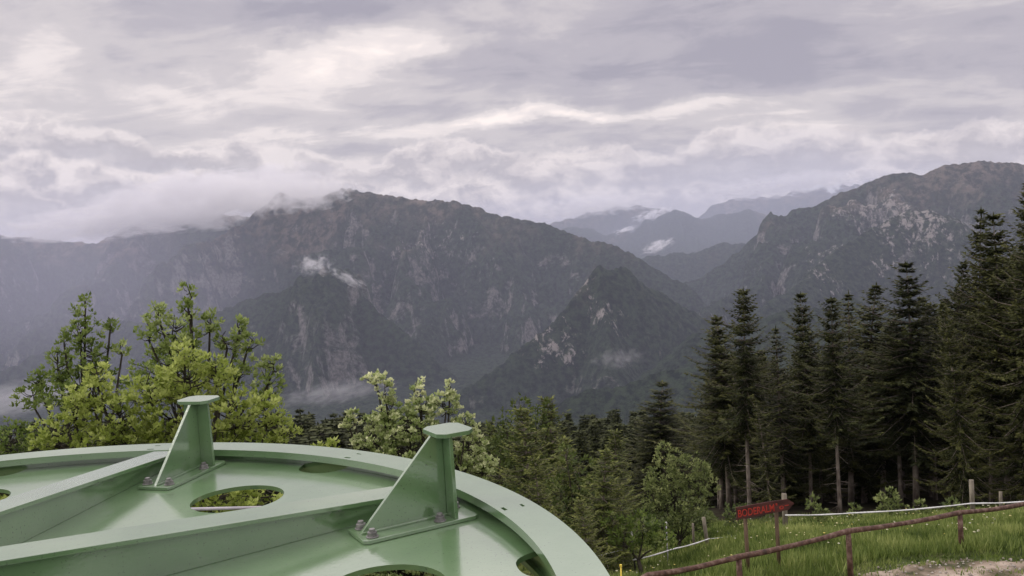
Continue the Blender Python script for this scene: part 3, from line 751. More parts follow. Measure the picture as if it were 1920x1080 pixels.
# softer green young conifers left of the shrub
YOUNG = [
 ('young', (985,752), 36, 'broad olive green conifer with a bushy top, tallest beside the green wheel', 1.25),
 ('youngB', (1040,735), 40, 'young conifer with a thin pale top shoot above the forest line', 1.2),
 ('young', (1070,815), 31, 'bushy young conifer in the middle of the group right of the wheel', 1.15),
 ('young', (1118,830), 28, 'light olive young conifer with spreading right side, next to the bright shrub', 1.1),
 ('youngB', (1100,930), 24.5, 'low brownish green young conifer just above the wheel rim', 1.2),
 ('youngB', (1010,850), 27, 'young conifer partly hidden behind the rim, left of the group', 1.1),
 ('young', (940,790), 42, 'dark young conifer behind the white flowering bush', 1.1),
 ('youngB', (1165,900), 30, 'small dark young conifer under the large conical spruce', 1.0),
 ('youngB', (1150,800), 44, 'mid green young conifer in the gap before the large conical spruce', 1.1),
]
for key, tip, dep, lab, fat in YOUNG:
    put_tree_px('young_conifer', key, tip, dep, lab, 'young conifers right of the wheel', fat)
# forest on the slope below
n = 0; g_ = np.random.default_rng(9)
for dep in (95, 112, 130, 150, 172, 198, 225, 255):
    sp = 27*95/dep + 9
    for px in np.arange(-60, 1420, sp):
        x_ = px + g_.uniform(-.4, .4)*sp
        if dep < 100 and x_ < 500: continue
        line = np.interp(x_, [-60, 0, 60, 300, 560, 700, 900, 1100, 1250, 1400], [800, 788, 770, 762, 752, 752, 768, 752, 742, 735])
        tipy = line + (255-dep)*.32 + g_.uniform(-8, 16)
        p = at(x_, tipy, dep + g_.uniform(-6, 6)); gz = float(ground(p[0], p[1]))-.4
        hh = p[2]-gz
        if hh < 5 or n >= 300: continue
        put_tree('forest_spruce', FARP[n % 3], (p[0], p[1], gz), hh, 'small distant spruce in the forest on the slope below the wheel', 'spruce tree', 'forest spruces on the slope below', fat=g_.uniform(.75, 1.15)*min(1.4, 20/hh))
        n += 1

# ---- broadleaf trees built from lobes
def broadleaf(name, label, cat, base, lobes, mat, leaf=.10, wid=.022, per=11, nros=1.0, seed=0, group=None, upright=.7, tone0=.5, stem_r=.06, inner=.35, ros_gap=.17):
    """lobes: (centre xyz, (rx, ry, rz), tone shift). Leaves sit in rosettes at twig ends over each lobe."""
    g = np.random.default_rng(seed); random.seed(seed)
    t = empty(name, base); tag(t, label, cat, group); o = np.array(base, float)
    P, D, U, Wd, T = [], [], [], [], []; tr = MB()
    cen = np.mean([l[0] for l in lobes], 0); low = min(l[0][2]-l[1][2] for l in lobes)
    fork = np.array([lerp(o[0], cen[0], .6), lerp(o[1], cen[1], .6), lerp(o[2], low, .75)])
    tr.tube([np.zeros(3), (fork-o)*.5 + g.normal(0, .05, 3), fork-o], [stem_r*1.5, stem_r*1.2, stem_r], 8, wob=.05)
    for c, rad, ts in lobes:
        c = np.array(c, float); rad = np.array(rad, float)
        topp = c + [0, 0, rad[2]*.9]; bot = c - [0, 0, rad[2]*.6]
        ax = [fork-o, lerp(fork, bot, .55)-o + g.normal(0, .06, 3), bot-o, c-o + g.normal(0, .04, 3), topp-o]
        tr.tube(ax, [stem_r*.6, stem_r*.4, stem_r*.26, stem_r*.15, .005], 6, cap=False)
        vol = rad[0]*rad[1]*rad[2]
        nn = int(nros*(inner*4.2*vol/ros_gap**3 + (1-inner)*12*((rad[0]*rad[1]*rad[2])**(2/3))/ros_gap**2)*.5)+4
        dirs = unit(g.normal(0, 1, (nn, 3))); rr = g.uniform(.25, 1, nn)**.45
        q = c + dirs*rr[:, None]*rad*(1+.25*fbm(dirs[:, 0]*2+seed, dirs[:, 1]*2+dirs[:, 2], 2, seed))[:, None]
        for i in range(nn):
            f = np.clip((q[i][2]-bot[2])/(topp[2]-bot[2])*.8-.15, 0, 1); src = lerp(bot, topp, f)
            if g.uniform() < .5: tr.tube([src-o, lerp(src, q[i], .5)-o+[0, 0, -.03], q[i]-o], [.011, .007, .003], 3, cap=False)
            m = g.integers(per-3, per+3)
            up = unit((q[i]-src)*[1, 1, .6]/(np.linalg.norm(q[i]-src)+.05)*(1-upright) + np.array([0, 0, upright]) + g.normal(0, .15, 3))
            a1 = unit(np.cross(up, [1, .2, .1])); a2 = np.cross(up, a1)
            ph = g.uniform(0, 6.28) + np.arange(m)*2.4; sp = g.uniform(.35, 1.25, m)
            d = unit(up*np.cos(sp)[:, None] + (a1*np.cos(ph)[:, None] + a2*np.sin(ph)[:, None])*np.sin(sp)[:, None])
            ln = leaf*g.uniform(.7, 1.25, m)
            P.append(q[i]-o + g.normal(0, leaf*.25, (m, 3)) + d*.01); D.append(d*ln[:, None])
            U.append(unit(np.cross(d, up + g.normal(0, .3, (m, 3))))); Wd.append(wid*g.uniform(.75, 1.25, m))
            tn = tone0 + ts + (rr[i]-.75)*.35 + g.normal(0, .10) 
            T.append(np.clip(tn + g.normal(0, .09, m), 0, 1))
    V, F, TT = blades(np.concatenate(P), np.concatenate(D), np.concatenate(U), np.concatenate(Wd), np.concatenate(T), .3)
    link('crown', mesh_np('crown', V, F, mat, False, TT), t)
    tr.build('trunk', M_BARK2, t, True)
    return t
M_LEAF_Y = leaf_mat('yellow_green_leaves', (.055, .095, .016), (.27, .34, .06), (.56, .62, .20), .5)
M_LEAF_G = leaf_mat('mid_green_leaves', (.045, .08, .018), (.19, .26, .055), (.50, .57, .24), .5)
M_LEAF_W = leaf_mat('pale_flowering_leaves', (.06, .10, .025), (.30, .38, .12), (.85, .86, .54), .4)
M_LEAF_O = leaf_mat('olive_leaves', (.03, .05, .012), (.10, .135, .03), (.26, .30, .08), .3)
M_LEAF_S = leaf_mat('shrub_leaves', (.04, .065, .02), (.19, .235, .075), (.47, .50, .21), .45)
def lob(px, py, rx, ry, dep, ts=0, dd=0, ry_d=None):
    k = dep/FPX
    return (at(px, py, dep+dd), (rx*k, (ry_d or rx)*k, ry*k), ts)
def gbase(px, py, dep):
    p = at(px, py, dep); return (p[0], p[1], float(ground(p[0], p[1]))-.1)
d = 15.5
broadleaf('broadleaf_tree', 'dark green broadleaf tree at far left with open crown and narrow top shoot', 'broadleaf tree', gbase(160, 800, d),
    [lob(158, 575, 20, 26, d), lob(150, 622, 36, 26, d), lob(172, 668, 46, 36, d, -.05), lob(228, 655, 14, 16, d, .25), lob(205, 612, 14, 20, d), lob(110, 690, 30, 34, d), lob(150, 735, 75, 48, d, -.08), lob(60, 745, 34, 24, d, -.1), lob(70, 712, 22, 14, d, -.1), lob(20, 830, 60, 40, d, -.15), lob(120, 640, 14, 14, d)],
    M_LEAF_G, leaf=.08, seed=31, nros=1.75)
d = 14.0
broadleaf('broadleaf_tree', 'tallest broadleaf tree with three open leafy tops, behind the left bracket of the wheel', 'broadleaf tree', gbase(345, 800, d),
    [lob(350, 550, 12, 24, d), lob(358, 580, 22, 20, d), lob(298, 590, 26, 22, d), lob(330, 625, 62, 38, d), lob(278, 625, 22, 22, d), lob(392, 605, 26, 26, d), lob(448, 612, 16, 20, d), lob(462, 645, 26, 24, d), lob(425, 640, 28, 22, d), lob(440, 690, 45, 34, d), lob(512, 685, 22, 18, d, .1), lob(500, 720, 34, 40, d), lob(320, 700, 80, 50, d, -.1)],
    M_LEAF_G, leaf=.076, seed=32, nros=1.9, tone0=.55)
d = 12.0
broadleaf('broadleaf_bush', 'broad bright yellow-green bush filling the space behind the wheel rim on the left', 'bush', gbase(330, 860, d),
    [lob(345, 665, 34, 30, d, .15), lob(355, 720, 60, 40, d, .1), lob(285, 730, 60, 40, d, .05), lob(175, 745, 46, 40, d, .1), lob(140, 775, 44, 40, d, .05), lob(225, 785, 70, 55, d), lob(330, 790, 70, 60, d), lob(440, 770, 66, 50, d, .1), lob(500, 770, 44, 42, d, .05), lob(405, 700, 40, 34, d, .08), lob(110, 815, 60, 36, d), lob(250, 850, 120, 50, d, -.1), lob(420, 850, 120, 44, d, -.1), lob(520, 810, 44, 26, d, .1), lob(180, 705, 24, 22, d, .2), lob(400, 930, 80, 46, d, -.05, -2.5), lob(520, 930, 80, 40, d, .05, -2.5), lob(20, 930, 70, 40, d, -.05, -2), lob(250, 930, 100, 50, d, -.1, -2), lob(330, 1020, 200, 80, d, -.15), lob(120, 980, 120, 70, d, -.15), lob(380, 1160, 180, 80, d, -.2)],
    M_LEAF_Y, leaf=.074, seed=33, nros=2.3, tone0=.5)
d = 10.5
broadleaf('low_shoot', 'single low leafy shoot just above the wheel rim between the two broadleaf trees', 'shrub', gbase(620, 860, d), [lob(622, 836, 12, 10, d, .1), lob(594, 842, 8, 5, d, .1), lob(612, 870, 26, 16, d), lob(620, 960, 50, 60, d, -.05), lob(600, 1080, 60, 70, d, -.1), lob(620, 1220, 50, 80, d, -.1)], M_LEAF_Y, leaf=.08, seed=36, stem_r=.02, ros_gap=.12)
d = 12.5
broadleaf('flowering_tree', 'small pale tree covered in creamy white flower heads behind the right bracket', 'flowering tree', gbase(790, 860, d),
    [lob(705, 712, 24, 12, d, .2), lob(722, 735, 20, 22, d, .15), lob(735, 770, 28, 24, d, .1), lob(784, 730, 14, 22, d, .2), lob(790, 765, 32, 26, d, .1), lob(843, 727, 10, 18, d, .2), lob(835, 760, 30, 24, d, .12), lob(768, 800, 62, 36, d, 0), lob(698, 785, 26, 16, d, .1), lob(662, 780, 14, 12, d, .15), lob(700, 825, 40, 24, d, .05), lob(770, 850, 80, 34, d, -.05), lob(870, 800, 24, 30, d, .1), lob(880, 840, 34, 34, d, .12), lob(905, 870, 34, 28, d, .15), lob(860, 890, 60, 40, d, 0), lob(655, 795, 16, 10, d, .1), lob(790, 960, 120, 50, d, -.05), lob(770, 1060, 110, 60, d, -.1), lob(820, 1160, 90, 60, d, -.15)],
    M_LEAF_W, leaf=.052, wid=.022, per=13, seed=34, nros=2.0, upright=.85, tone0=.42, ros_gap=.125, stem_r=.045)
d = 33
broadleaf('broadleaf_shrub', 'bright light green shrub with wispy branch ends before the dark wood', 'shrub', gbase(1275, 985, d),
    [lob(1245, 850, 26, 20, d, .15), lob(1240, 900, 40, 34, d, .08), lob(1290, 880, 40, 30, d, .05), lob(1310, 910, 36, 30, d, .08), lob(1265, 940, 60, 40, d), lob(1320, 890, 14, 26, d, .15), lob(1240, 970, 50, 34, d, -.1), lob(1300, 975, 40, 34, d, -.1), lob(1225, 925, 26, 30, d, .05)],
    M_LEAF_S, leaf=.13, wid=.028, per=10, seed=35, nros=2.2, upright=.35, tone0=.5, ros_gap=.3)
d = 39
broadleaf('broadleaf_tree', 'mid distance broadleaf tree with feathery olive top right of the flowering tree', 'broadleaf tree', gbase(985, 900, d),
    [lob(975, 765, 26, 22, d, .1), lob(950, 800, 34, 30, d), lob(1005, 790, 34, 30, d, .05), lob(975, 840, 60, 44, d, -.05), lob(1035, 760, 14, 24, d, .1), lob(935, 850, 36, 34, d), lob(990, 890, 60, 40, d, -.1)],
    M_LEAF_O, leaf=.20, wid=.045, per=8, seed=38, nros=.9, upright=.3, tone0=.45, ros_gap=.34, stem_r=.09)
d = 30
broadleaf('broadleaf_tree', 'olive green leafy sapling among the young conifers above the right part of the rim', 'broadleaf tree', gbase(1085, 1000, d),
    [lob(1062, 850, 18, 20, d, .1), lob(1085, 890, 40, 36, d, .03), lob(1050, 915, 30, 30, d), lob(1120, 925, 36, 36, d), lob(1135, 880, 16, 22, d, .1), lob(1090, 960, 60, 44, d, -.08)],
    M_LEAF_O, leaf=.16, wid=.04, per=8, seed=39, nros=.9, upright=.3, tone0=.45, ros_gap=.27, stem_r=.06)
d = 27
broadleaf('bramble_bush', 'low dark leafy bramble between the young conifers and the thin fence stake', 'shrub', gbase(1200, 1010, d),
    [lob(1205, 985, 40, 30, d), lob(1170, 1010, 36, 26, d), lob(1240, 1010, 34, 22, d), lob(1150, 985, 22, 26, d, .1)],
    M_LEAF_G, leaf=.14, wid=.035, per=8, seed=37, nros=1.5, upright=.4, tone0=.35, ros_gap=.25)
k = 0
for (px, py, s_, lab) in ((1668, 940, 17, 'small leafy sapling growing at the foot of the wood, tallest of the undergrowth'), (1530, 950, 12, 'small pale leafy seedling at the wood edge left of the white tape'), (1600, 962, 10, 'tiny leafy plant below the white tape in front of the palest trunk'), (1720, 955, 12, 'low leafy plant under the spruce stems right of the sapling'), (1790, 955, 14, 'low leafy clump just left of the wooden fence post'), (1380, 970, 16, 'leafy weeds at the foot of the pale trunk behind the arrow sign'), (1440, 985, 14, 'leafy weeds between the two legs of the arrow sign')):
    dd_ = 35; s_ *= 1.5
    broadleaf('undergrowth_plant', lab, 'plant', gbase(px, py+20, dd_), [lob(px, py, s_, s_*1.3, dd_), lob(px+6, py+14, s_, s_, dd_)], M_LEAF_S, leaf=.16, wid=.045, per=7, seed=50+k, nros=1.0, upright=.5, tone0=.4, ros_gap=.25, stem_r=.02); k += 1

# ------------------------------------------------------------------ grass and flowers
M_GRASS = leaf_mat('grass', (.045, .075, .016), (.165, .225, .05), (.40, .44, .15), .4)
def build_grass():
    g = np.random.default_rng(77)
    P, D, U, Wd, T = [], [], [], [], []
    def field(n, x0, x1, y0, y1, h, w, tone):
        x = g.uniform(x0, x1, n); y = g.uniform(y0, y1, n)
        # only where the meadow is: outside the path, inside a fan in front of the camera
        ok = (x/np.maximum(y, 1) > -.05 + .0*x) & (x/np.maximum(y, 1) < .85) & (y < 44 + 0*x)
        pe = path_edge(x) - .5 + .22*fbm(x*1.7, x*0, 3, 4)
        onp = (y < pe) & (y > pe-5*sstep(1.8, 6.5, x))
        sparse = fbm(x*1.1, y*1.6, 3, 12) > .08
        ok &= (~onp) | (sparse & (g.uniform(0, 1, n) < .45)) | ((pe - y < .35) & (g.uniform(0, 1, n) < .5) & onp)
        x, y = x[ok], y[ok]; n = len(x)
        z = ground(x, y) + .05*fbm(x*1.3, y*1.3, 3, 3) - .02
        patch = fbm(x*.5, y*.5, 4, 15); p2 = fbm(x*1.6, y*1.6, 3, 18)
        hh = h*g.uniform(.5, 1.3, n)*(1+.7*patch+.4*p2)
        pe = path_edge(x) - .5
        hh *= np.where(y < pe+.3, .4, 1)
        az = g.uniform(0, 6.28, n); tilt = g.uniform(.05, .65, n)
        d = np.stack([np.cos(az)*np.sin(tilt), np.sin(az)*np.sin(tilt), np.cos(tilt)], 1)*hh[:, None]
        P.append(np.stack([x, y, z], 1)); D.append(d)
        a2 = az + np.pi/2 + g.normal(0, .5, n); U.append(np.stack([np.cos(a2), np.sin(a2), np.zeros(n)], 1))
        Wd.append(w*g.uniform(.6, 1.4, n)); T.append(np.clip(tone + .75*patch + .5*p2 + g.normal(0, .15, n), 0, 1))
    field(170000, -2, 26, 14, 30, .30, .012, .45)
    field(100000, -2, 36, 27, 46, .24, .02, .55)
    def wide(n):      # looser grass all round the station, outside the picture too
        x = g.uniform(-26, 30, n); y = g.uniform(-4, 34, n); pe = path_edge(x) - .5
        ok = ~((x/np.maximum(y, 1) > -.05) & (y > 14)) & ~((y < pe) & (y > pe-5*sstep(1.8, 6.5, x))) & (np.hypot(x+1.6, y-1.7) > .8)
        x, y = x[ok], y[ok]; n = len(x); z = ground(x, y) + .05*fbm(x*1.3, y*1.3, 3, 3) - .02
        hh = .28*g.uniform(.5, 1.4, n); az = g.uniform(0, 6.28, n); tilt = g.uniform(.05, .7, n)
        P.append(np.stack([x, y, z], 1)); D.append(np.stack([np.cos(az)*np.sin(tilt), np.sin(az)*np.sin(tilt), np.cos(tilt)], 1)*hh[:, None])
        U.append(np.stack([-np.sin(az), np.cos(az), np.zeros(n)], 1)); Wd.append(.02*g.uniform(.6, 1.4, n)); T.append(np.clip(.45 + .6*fbm(x*.5, y*.5, 4, 15) + g.normal(0, .15, n), 0, 1))
    wide(90000)
    field(16000, -2, 28, 14, 42, .26, .05, .35)      # broad-leaved herbs
    V, F, TT = blades(np.concatenate(P), np.concatenate(D), np.concatenate(U), np.concatenate(Wd), np.concatenate(T), .2)
    o = link('meadow_grass', mesh_np('meadow_grass', V, F, M_GRASS, False, TT))
    tag(o, 'long green meadow grass and herbs beyond the brown rail', 'grass', kind='stuff')
    # flower heads
    n = 420; x = g.uniform(1, 26, n); y = g.uniform(20.5, 36, n); ok = (x/y > .1) & (x/y < .7); x, y = x[ok], y[ok]; n = len(x)
    z = ground(x, y) + g.uniform(.25, .5, n); V = []; F = []
    for i in range(n):
        r = g.uniform(.015, .04); b = len(V)
        for kk in range(6): a = kk*math.pi/3; V.append((x[i]+r*math.cos(a), y[i]+r*math.sin(a), z[i]+.01*math.sin(a*3)))
        V.append((x[i], y[i], z[i]+r*.5)); V.append((x[i], y[i], z[i]-r*.5))
        for kk in range(6): F.append((b+kk, b+(kk+1) % 6, b+6)); F.append((b+(kk+1) % 6, b+kk, b+7))
    fm = noise_mat('flower', [(.55, .55, .45), (.6, .5, .12)], .8, 2, .8)
    o = link('meadow_flowers', mesh_np('meadow_flowers', np.array(V), np.array(F), fm)); tag(o, 'scattered tiny white and yellow flower heads in the meadow', 'flowers', kind='stuff')
build_grass()

# ------------------------------------------------------------------ rail, fence, sign
def rail_fence():
    pts = [(1150, 1100, 15.6), (1215, 1079, 16.1), (1385, 1044, 17.2), (1590, 996, 18.7), (1800, 961, 20.4), (1920, 945, 21.6), (2080, 925, 23.0)]
    W_ = [Vector(at(*p)) for p in pts]; o = Vector((W_[2].x, W_[2].y, float(ground(W_[2].x, W_[2].y))))
    t = empty('wooden_rail_fence', o); tag(t, 'low fence of one reddish brown round rail on stubby posts beside the gravel path', 'fence')
    P = []
    for a, b in zip(W_[:-1], W_[1:]):
        for f in (0, .25, .5, .75): P.append(a.lerp(b, f) - o + Vector((0, 0, -.035*math.sin(f*math.pi) + random.uniform(-.006, .006))))
    P.append(W_[-1]-o)
    MB().tube(P, [.054+.005*math.sin(i*1.7) for i in range(len(P))], 12, wob=.03).build('rail', M_RAIL, t, True)
    for i in (0, 2, 3, 4, 6):
        p = W_[i]; g = float(ground(p.x, p.y)); lx = .03 if i == 3 else .01
        MB().tube([Vector((p.x+lx, p.y, g-.2))-o, Vector((p.x+lx*.5, p.y, (g+p.z)/2))-o, p-o-Vector((0, 0, .045))], [.064, .059, .055], 10, wob=.04).build('post', M_RAIL, t, True)
random.seed(3); rail_fence()

def arrow_sign():
    L0 = Vector(at(1380, 963, 19.6)); L1 = Vector(at(1489, 944, 19.9))
    o = Vector((L0.x+.3, L0.y, float(ground(L0.x, L0.y))))
    t = empty('arrow_sign', o); tag(t, 'weathered dark red wooden arrow board with red lettering on two thin posts', 'sign')
    u = (L1-L0); ln = u.length; u.normalize(); n = u.cross(Vector((0, 0, 1))).normalized(); v = n.cross(u); v = -v if v.z < 0 else v
    Mx = Matrix(((u.x, v.x, n.x, L0.x-o.x), (u.y, v.y, n.y, L0.y-o.y), (u.z, v.z, n.z, L0.z-o.z), (0, 0, 0, 1)))
    if Mx.to_3x3().determinant() < 0: n = -n; Mx = Matrix(((u.x, v.x, n.x, L0.x-o.x), (u.y, v.y, n.y, L0.y-o.y), (u.z, v.z, n.z, L0.z-o.z), (0, 0, 0, 1)))
    front = 1 if (Mx.to_3x3() @ Vector((0, 0, 1))).dot(Vector((0, -1, 0))) > 0 else -1
    h = .145
    MB().prism([(0, -h), (ln*.5, -h*.95), (ln-.16, -h*.85), (ln, 0.01), (ln-.17, h*.92), (ln*.5, h), (.0, h*.97), (.015, 0)], -.012, .012, Mx).build('board', M_SIGN, t, bevel=.003)
    def word(txt, x, y, size, width, bold=.006):
        cu = bpy.data.curves.new('lettering', 'FONT'); cu.body = txt; cu.size = size; cu.extrude = .002; cu.offset = bold; cu.space_character = 1.0
        ob = bpy.data.objects.new('lettering', cu); C.objects.link(ob)
        me = bpy.data.meshes.new_from_object(ob.evaluated_get(bpy.context.evaluated_depsgraph_get())); bpy.data.objects.remove(ob)
        x0_ = min(v_.co.x for v_ in me.vertices); w = max(v_.co.x for v_ in me.vertices) - x0_; kx = width/w
        me.transform(Matrix.Translation((-x0_, 0, 0))); me.transform(Matrix.Diagonal((kx, 1, 1, 1)))
        me.transform(Mx @ Matrix.Translation((x, y, front*.0145)) @ (Matrix.Identity(4) if front > 0 else Matrix.Rotation(math.pi, 4, 'Y')))
        me.materials.clear(); me.materials.append(M_RED); link('lettering', me, t); return w
    word('BODERALM', .03*ln, -.088, .235, .62*ln, .003); word("''", .675*ln, -.045, .17, .03*ln); word('o', .735*ln, -.075, .17, .075*ln, .004); word('-', .83*ln, -.045, .17, .075*ln, .001)
    for (px, py, dep, top) in ((1400, 1066, 19.75, 968), (1458, 1040, 19.95, 955)):
        a = Vector(at(px-2, top, dep)); g = float(ground(a.x, a.y)); 
        MB().tube([Vector((a.x+.03, a.y+.05, g-.2))-o, Vector((a.x, a.y+.05, a.z))-o], [.05, .045], 8, wob=.05).build('post', M_POST, t, True)
arrow_sign()

def electric_fence():
    # wooden posts, each a thing, and the white tape between them
    def post(px, top, dep, r, mat, label, name='fence_post', cat='fence post', lean=0.0, cap=None):
        a = Vector(at(px, top, dep)); g = float(ground(a.x, a.y)); t = empty(name, (a.x, a.y, g)); tag(t, label, cat, 'posts of the pasture fence')
        h = a.z-g
        MB().tube([(lean*h*.5, 0, -.2), (lean*.2*h, 0, h*.5), (0, 0, h)], [r*1.05, r, r*.95], 8, wob=.05).build('shaft', mat, t, True)
        if cap: MB().tube([(0, 0, h-cap[0]), (0, 0, h+.02)], r*1.35, 8).build('cap', cap[1], t, True)
        return a
    p1 = post(1184, 998, 27.5, .028, M_BLACK, 'black plastic fence stake with white top at the left end of the tape', 'fence_stake', cap=(.32, M_WHITE), lean=.12)
    p2 = post(1249, 980, 29.5, .020, M_GALV, 'thin pale metal fence stake standing in front of the bright shrub', 'fence_stake', cap=(.1, M_WHITE))
    p3 = post(1299, 981, 31.5, .045, M_GREYPOST, 'short grey wooden post, straight, next to the leaning one')
    p4 = post(1319, 970, 30.8, .065, M_GREYPOST, 'leaning weathered grey wooden post behind the left end of the meadow', lean=.25)
    p5 = post(1470, 926, 31.5, .095, M_GREYPOST, 'thick wooden post rising behind the tip of the arrow sign')
    p6 = post(1821, 900, 30.5, .085, M_GREYPOST, 'thick wooden post on the right carrying the white tape', lean=.06)
    p7 = post(1876, 922, 36.0, .07, M_GREYPOST, 'broken short stump post near the right edge below the spruces')
    def tape(name, label, pts, r=.02):
        W_ = [Vector(at(*p)) for p in pts]; o = W_[0]; t = []
        for a, b in zip(W_[:-1], W_[1:]):
            n_ = 6
            for i in range(n_): f = i/n_; t.append(a.lerp(b, f) - o - Vector((0, 0, .10*math.sin(math.pi*f)*(b-a).length/8)))
        t.append(W_[-1]-o)
        ob = MB().tube(t, [r*(1+.25*math.sin(i*2.1)) for i in range(len(t))], 6).build(name, M_TAPE, None, True); ob.location = o
        tag(ob, label, 'fence tape', 'white fence tapes')
    tape('fence_tape', 'white electric fence tape sagging from the arrow sign post to the right edge', [(1472, 966, 31.4), (1600, 962, 31.0), (1821, 944, 30.4), (1960, 938, 29.8)], .026)
    tape('fence_tape', 'white tape running from the black stake up to the leaning grey post', [(1187, 1050, 27.4), (1260, 1030, 28.9), (1330, 1010, 30.6)], .022)
    tape('fence_tape', 'faint thin wire continuing from the leaning post towards the arrow sign', [(1332, 1010, 30.6), (1400, 1001, 31.1), (1470, 990, 31.4)], .010)
    tape('fence_tape', 'thin grey wire left of the black stake dipping to the wheel rim', [(1110, 1044, 26.5), (1150, 1035, 27), (1184, 1026, 27.4)], .009)
    tape('fence_tape', 'short lower white tape in the grass at the right edge', [(1835, 968, 30.2), (1880, 967, 29.9), (1960, 962, 29.5)], .013)
    a = Vector(at(1163, 1063, 15.0)); g = float(ground(a.x, a.y))
    t = empty('yellow_marker_stake', (a.x, a.y, g)); tag(t, 'thin yellow marker stake poking up beside the wheel rim', 'marker stake')
    h = a.z-g; MB().tube([(-.02, 0, -.1), (.01, 0, h)], [.016, .014], 8).build('shaft', M_YELLOW, t, True); MB().prism(circ(.01, 0, .022, 10), h, h+.04).build('tip', M_YELLOW, t)
electric_fence()

# ------------------------------------------------------------------ air
def haze():
    m = bpy.data.materials.new('haze'); m.use_nodes = True; nt = m.node_tree; nt.nodes.clear()
    out = nt.nodes.new('ShaderNodeOutputMaterial'); v = nt.nodes.new('ShaderNodeVolumePrincipled')
    v.inputs['Color'].default_value = (.76, .81, 1.0, 1); v.inputs['Density'].default_value = 3.7e-5; v.inputs['Anisotropy'].default_value = 0.1
    nt.links.new(v.outputs[0], out.inputs['Volume'])
    o = MB().box((0, 9000, -180), (40000, 26000, 1660)).build('haze', m); tag(o, 'thin bluish air over the valley', 'haze', kind='stuff')
haze()
def cloud_mat(name, dens, thr, scale, col=(.97, .96, .97), stretch=(1, 1, 1), soft=.25, gain=2.2, power=1.6, detail=4):
    m = bpy.data.materials.new(name); m.use_nodes = True; nt = m.node_tree; nt.nodes.clear(); N = nt.nodes; L = nt.links
    out = N.new('ShaderNodeOutputMaterial'); v = N.new('ShaderNodeVolumePrincipled'); v.inputs['Color'].default_value = (*col, 1); v.inputs['Anisotropy'].default_value = .0
    tc = N.new('ShaderNodeTexCoord'); ln = N.new('ShaderNodeVectorMath'); ln.operation = 'LENGTH'; L.new(tc.outputs['Object'], ln.inputs[0])
    mp = N.new('ShaderNodeMapping'); mp.inputs['Scale'].default_value = stretch; L.new(tc.outputs['Object'], mp.inputs[0])
    oi = N.new('ShaderNodeObjectInfo'); mu0 = N.new('ShaderNodeMath'); mu0.operation = 'MULTIPLY'; L.new(oi.outputs['Random'], mu0.inputs[0]); mu0.inputs[1].default_value = 40; L.new(mu0.outputs[0], mp.inputs['Location'])
    n = N.new('ShaderNodeTexNoise'); n.inputs['Scale'].default_value = scale; n.inputs['Detail'].default_value = detail; n.inputs['Roughness'].default_value = .62; n.inputs['Distortion'].default_value = .5; L.new(mp.outputs[0], n.inputs['Vector'])
    # density = clamp(noise*1.6 - length^2 - thr)
    a = N.new('ShaderNodeMath'); a.operation = 'POWER'; L.new(ln.outputs['Value'], a.inputs[0]); a.inputs[1].default_value = power
    b = N.new('ShaderNodeMath'); b.operation = 'MULTIPLY_ADD'; L.new(n.outputs['Fac'], b.inputs[0]); b.inputs[1].default_value = gain; b.inputs[2].default_value = -thr
    c = N.new('ShaderNodeMath'); c.operation = 'SUBTRACT'; L.new(b.outputs[0], c.inputs[0]); L.new(a.outputs[0], c.inputs[1])
    r = N.new('ShaderNodeMapRange'); r.interpolation_type = 'SMOOTHSTEP'; r.inputs[1].default_value = 0; r.inputs[2].default_value = soft; r.inputs[4].default_value = dens; L.new(c.outputs[0], r.inputs[0])
    L.new(r.outputs[0], v.inputs['Density']); L.new(v.outputs[0], out.inputs['Volume'])
    return m
def ball_mesh():
    import bmesh
    bm = bmesh.new(); bmesh.ops.create_icosphere(bm, subdivisions=3, radius=1.0); me = bpy.data.meshes.new('cloud'); bm.to_mesh(me); bm.free(); return me
BALL = ball_mesh()
def cloud(px, py, dep, rx, ry, rd, mat, label, tilt=0.0):
    p = at(px, py, dep); k = dep/FPX; me = BALL.copy(); me.materials.append(mat)
    o = link('mist_cloud', me); o.location = p; o.scale = (rx*k, rd, ry*k); o.rotation_euler.y = -R(tilt) - .055
    tag(o, label, 'cloud', 'mist clouds on the mountains', 'stuff')
CM = cloud_mat('cloud_bank', .005, 2.05, 2.6, col=(.995,.985,.99), stretch=(2.0, 1, .8), soft=.9, gain=5.5, power=2.5, detail=7)
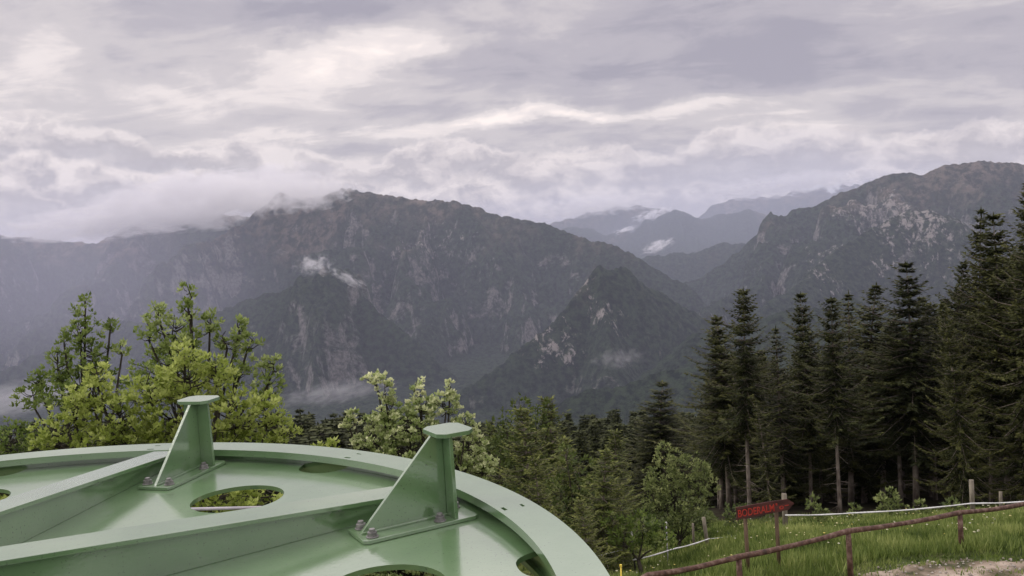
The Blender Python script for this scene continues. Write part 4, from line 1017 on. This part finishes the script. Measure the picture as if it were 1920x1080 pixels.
CW = cloud_mat('cloud_wisp', .015, 1.75, 2.4, stretch=(1.4, 1, 1), soft=1.0, gain=4.6, power=1.8, detail=7)
CV = cloud_mat('valley_mist', .0017, 1.1, 2.0, stretch=(2.5, 1, 1), soft=1.2, gain=4.0, power=1.8, detail=6)
cloud(400, 372, 7600, 300, 62, 800, CM, 'long bank of grey cloud resting on the left summits')
cloud(560, 362, 6900, 120, 40, 400, CM, 'cloud cap hanging over the main summit')
cloud(220, 412, 8000, 240, 38, 700, CM, 'thin cloud hem hiding the crest of the far left ridge')
cloud(590, 496, 4900, 42, 26, 100, CW, 'bright wisp left of the pointed rock pyramid')
cloud(652, 522, 4700, 46, 14, 80, CW, 'slanting wisp running down right of the pointed rock pyramid', -35)
cloud(1160, 672, 3300, 64, 20, 120, CV, 'faint mist patch at the foot of the right pyramid')
cloud(630, 735, 3900, 130, 18, 300, CV, 'flat fog layer low in the valley above the forest')
cloud(40, 745, 3800, 150, 34, 400, CV, 'dim fog in the valley at the far left')
CM2 = cloud_mat('far_cloud', .004, 1.8, 2.4, col=(.995,.985,.99), stretch=(2.6, 1, .8), soft=.9, gain=5.0, power=2.2, detail=6)
CH = cloud_mat('rain_haze', .00022, -.4, 1.0, col=(.80, .80, .98), soft=2.2)
cloud(60, 560, 4700, 480, 300, 1300, CH, 'soft violet rain haze veiling the slopes at the far left')
CF = cloud_mat('far_air', .00011, -.6, 1.0, col=(.78, .83, 1.0), soft=2.0)
cloud(1330, 440, 12000, 520, 190, 2600, CF, 'pale blue air in the far valley gap before the snowy peaks')
cloud(1234, 461, 10500, 40, 13, 250, CW, 'small bright cloud in the far valley gap', 18)
cloud(1224, 402, 14500, 44, 15, 300, CW, 'bright cloud strip between the far jagged peaks', 8)
cloud(1470, 346, 15500, 190, 26, 500, CM2, 'low cloud lying along the snowy far peaks')
cloud(1120, 386, 14000, 130, 22, 500, CM2, 'low grey cloud on the far blue ridge left of the gap')
cloud(1170, 432, 12500, 34, 6, 250, CW, 'thin bright cloud streak on the far blue ridge', 12)
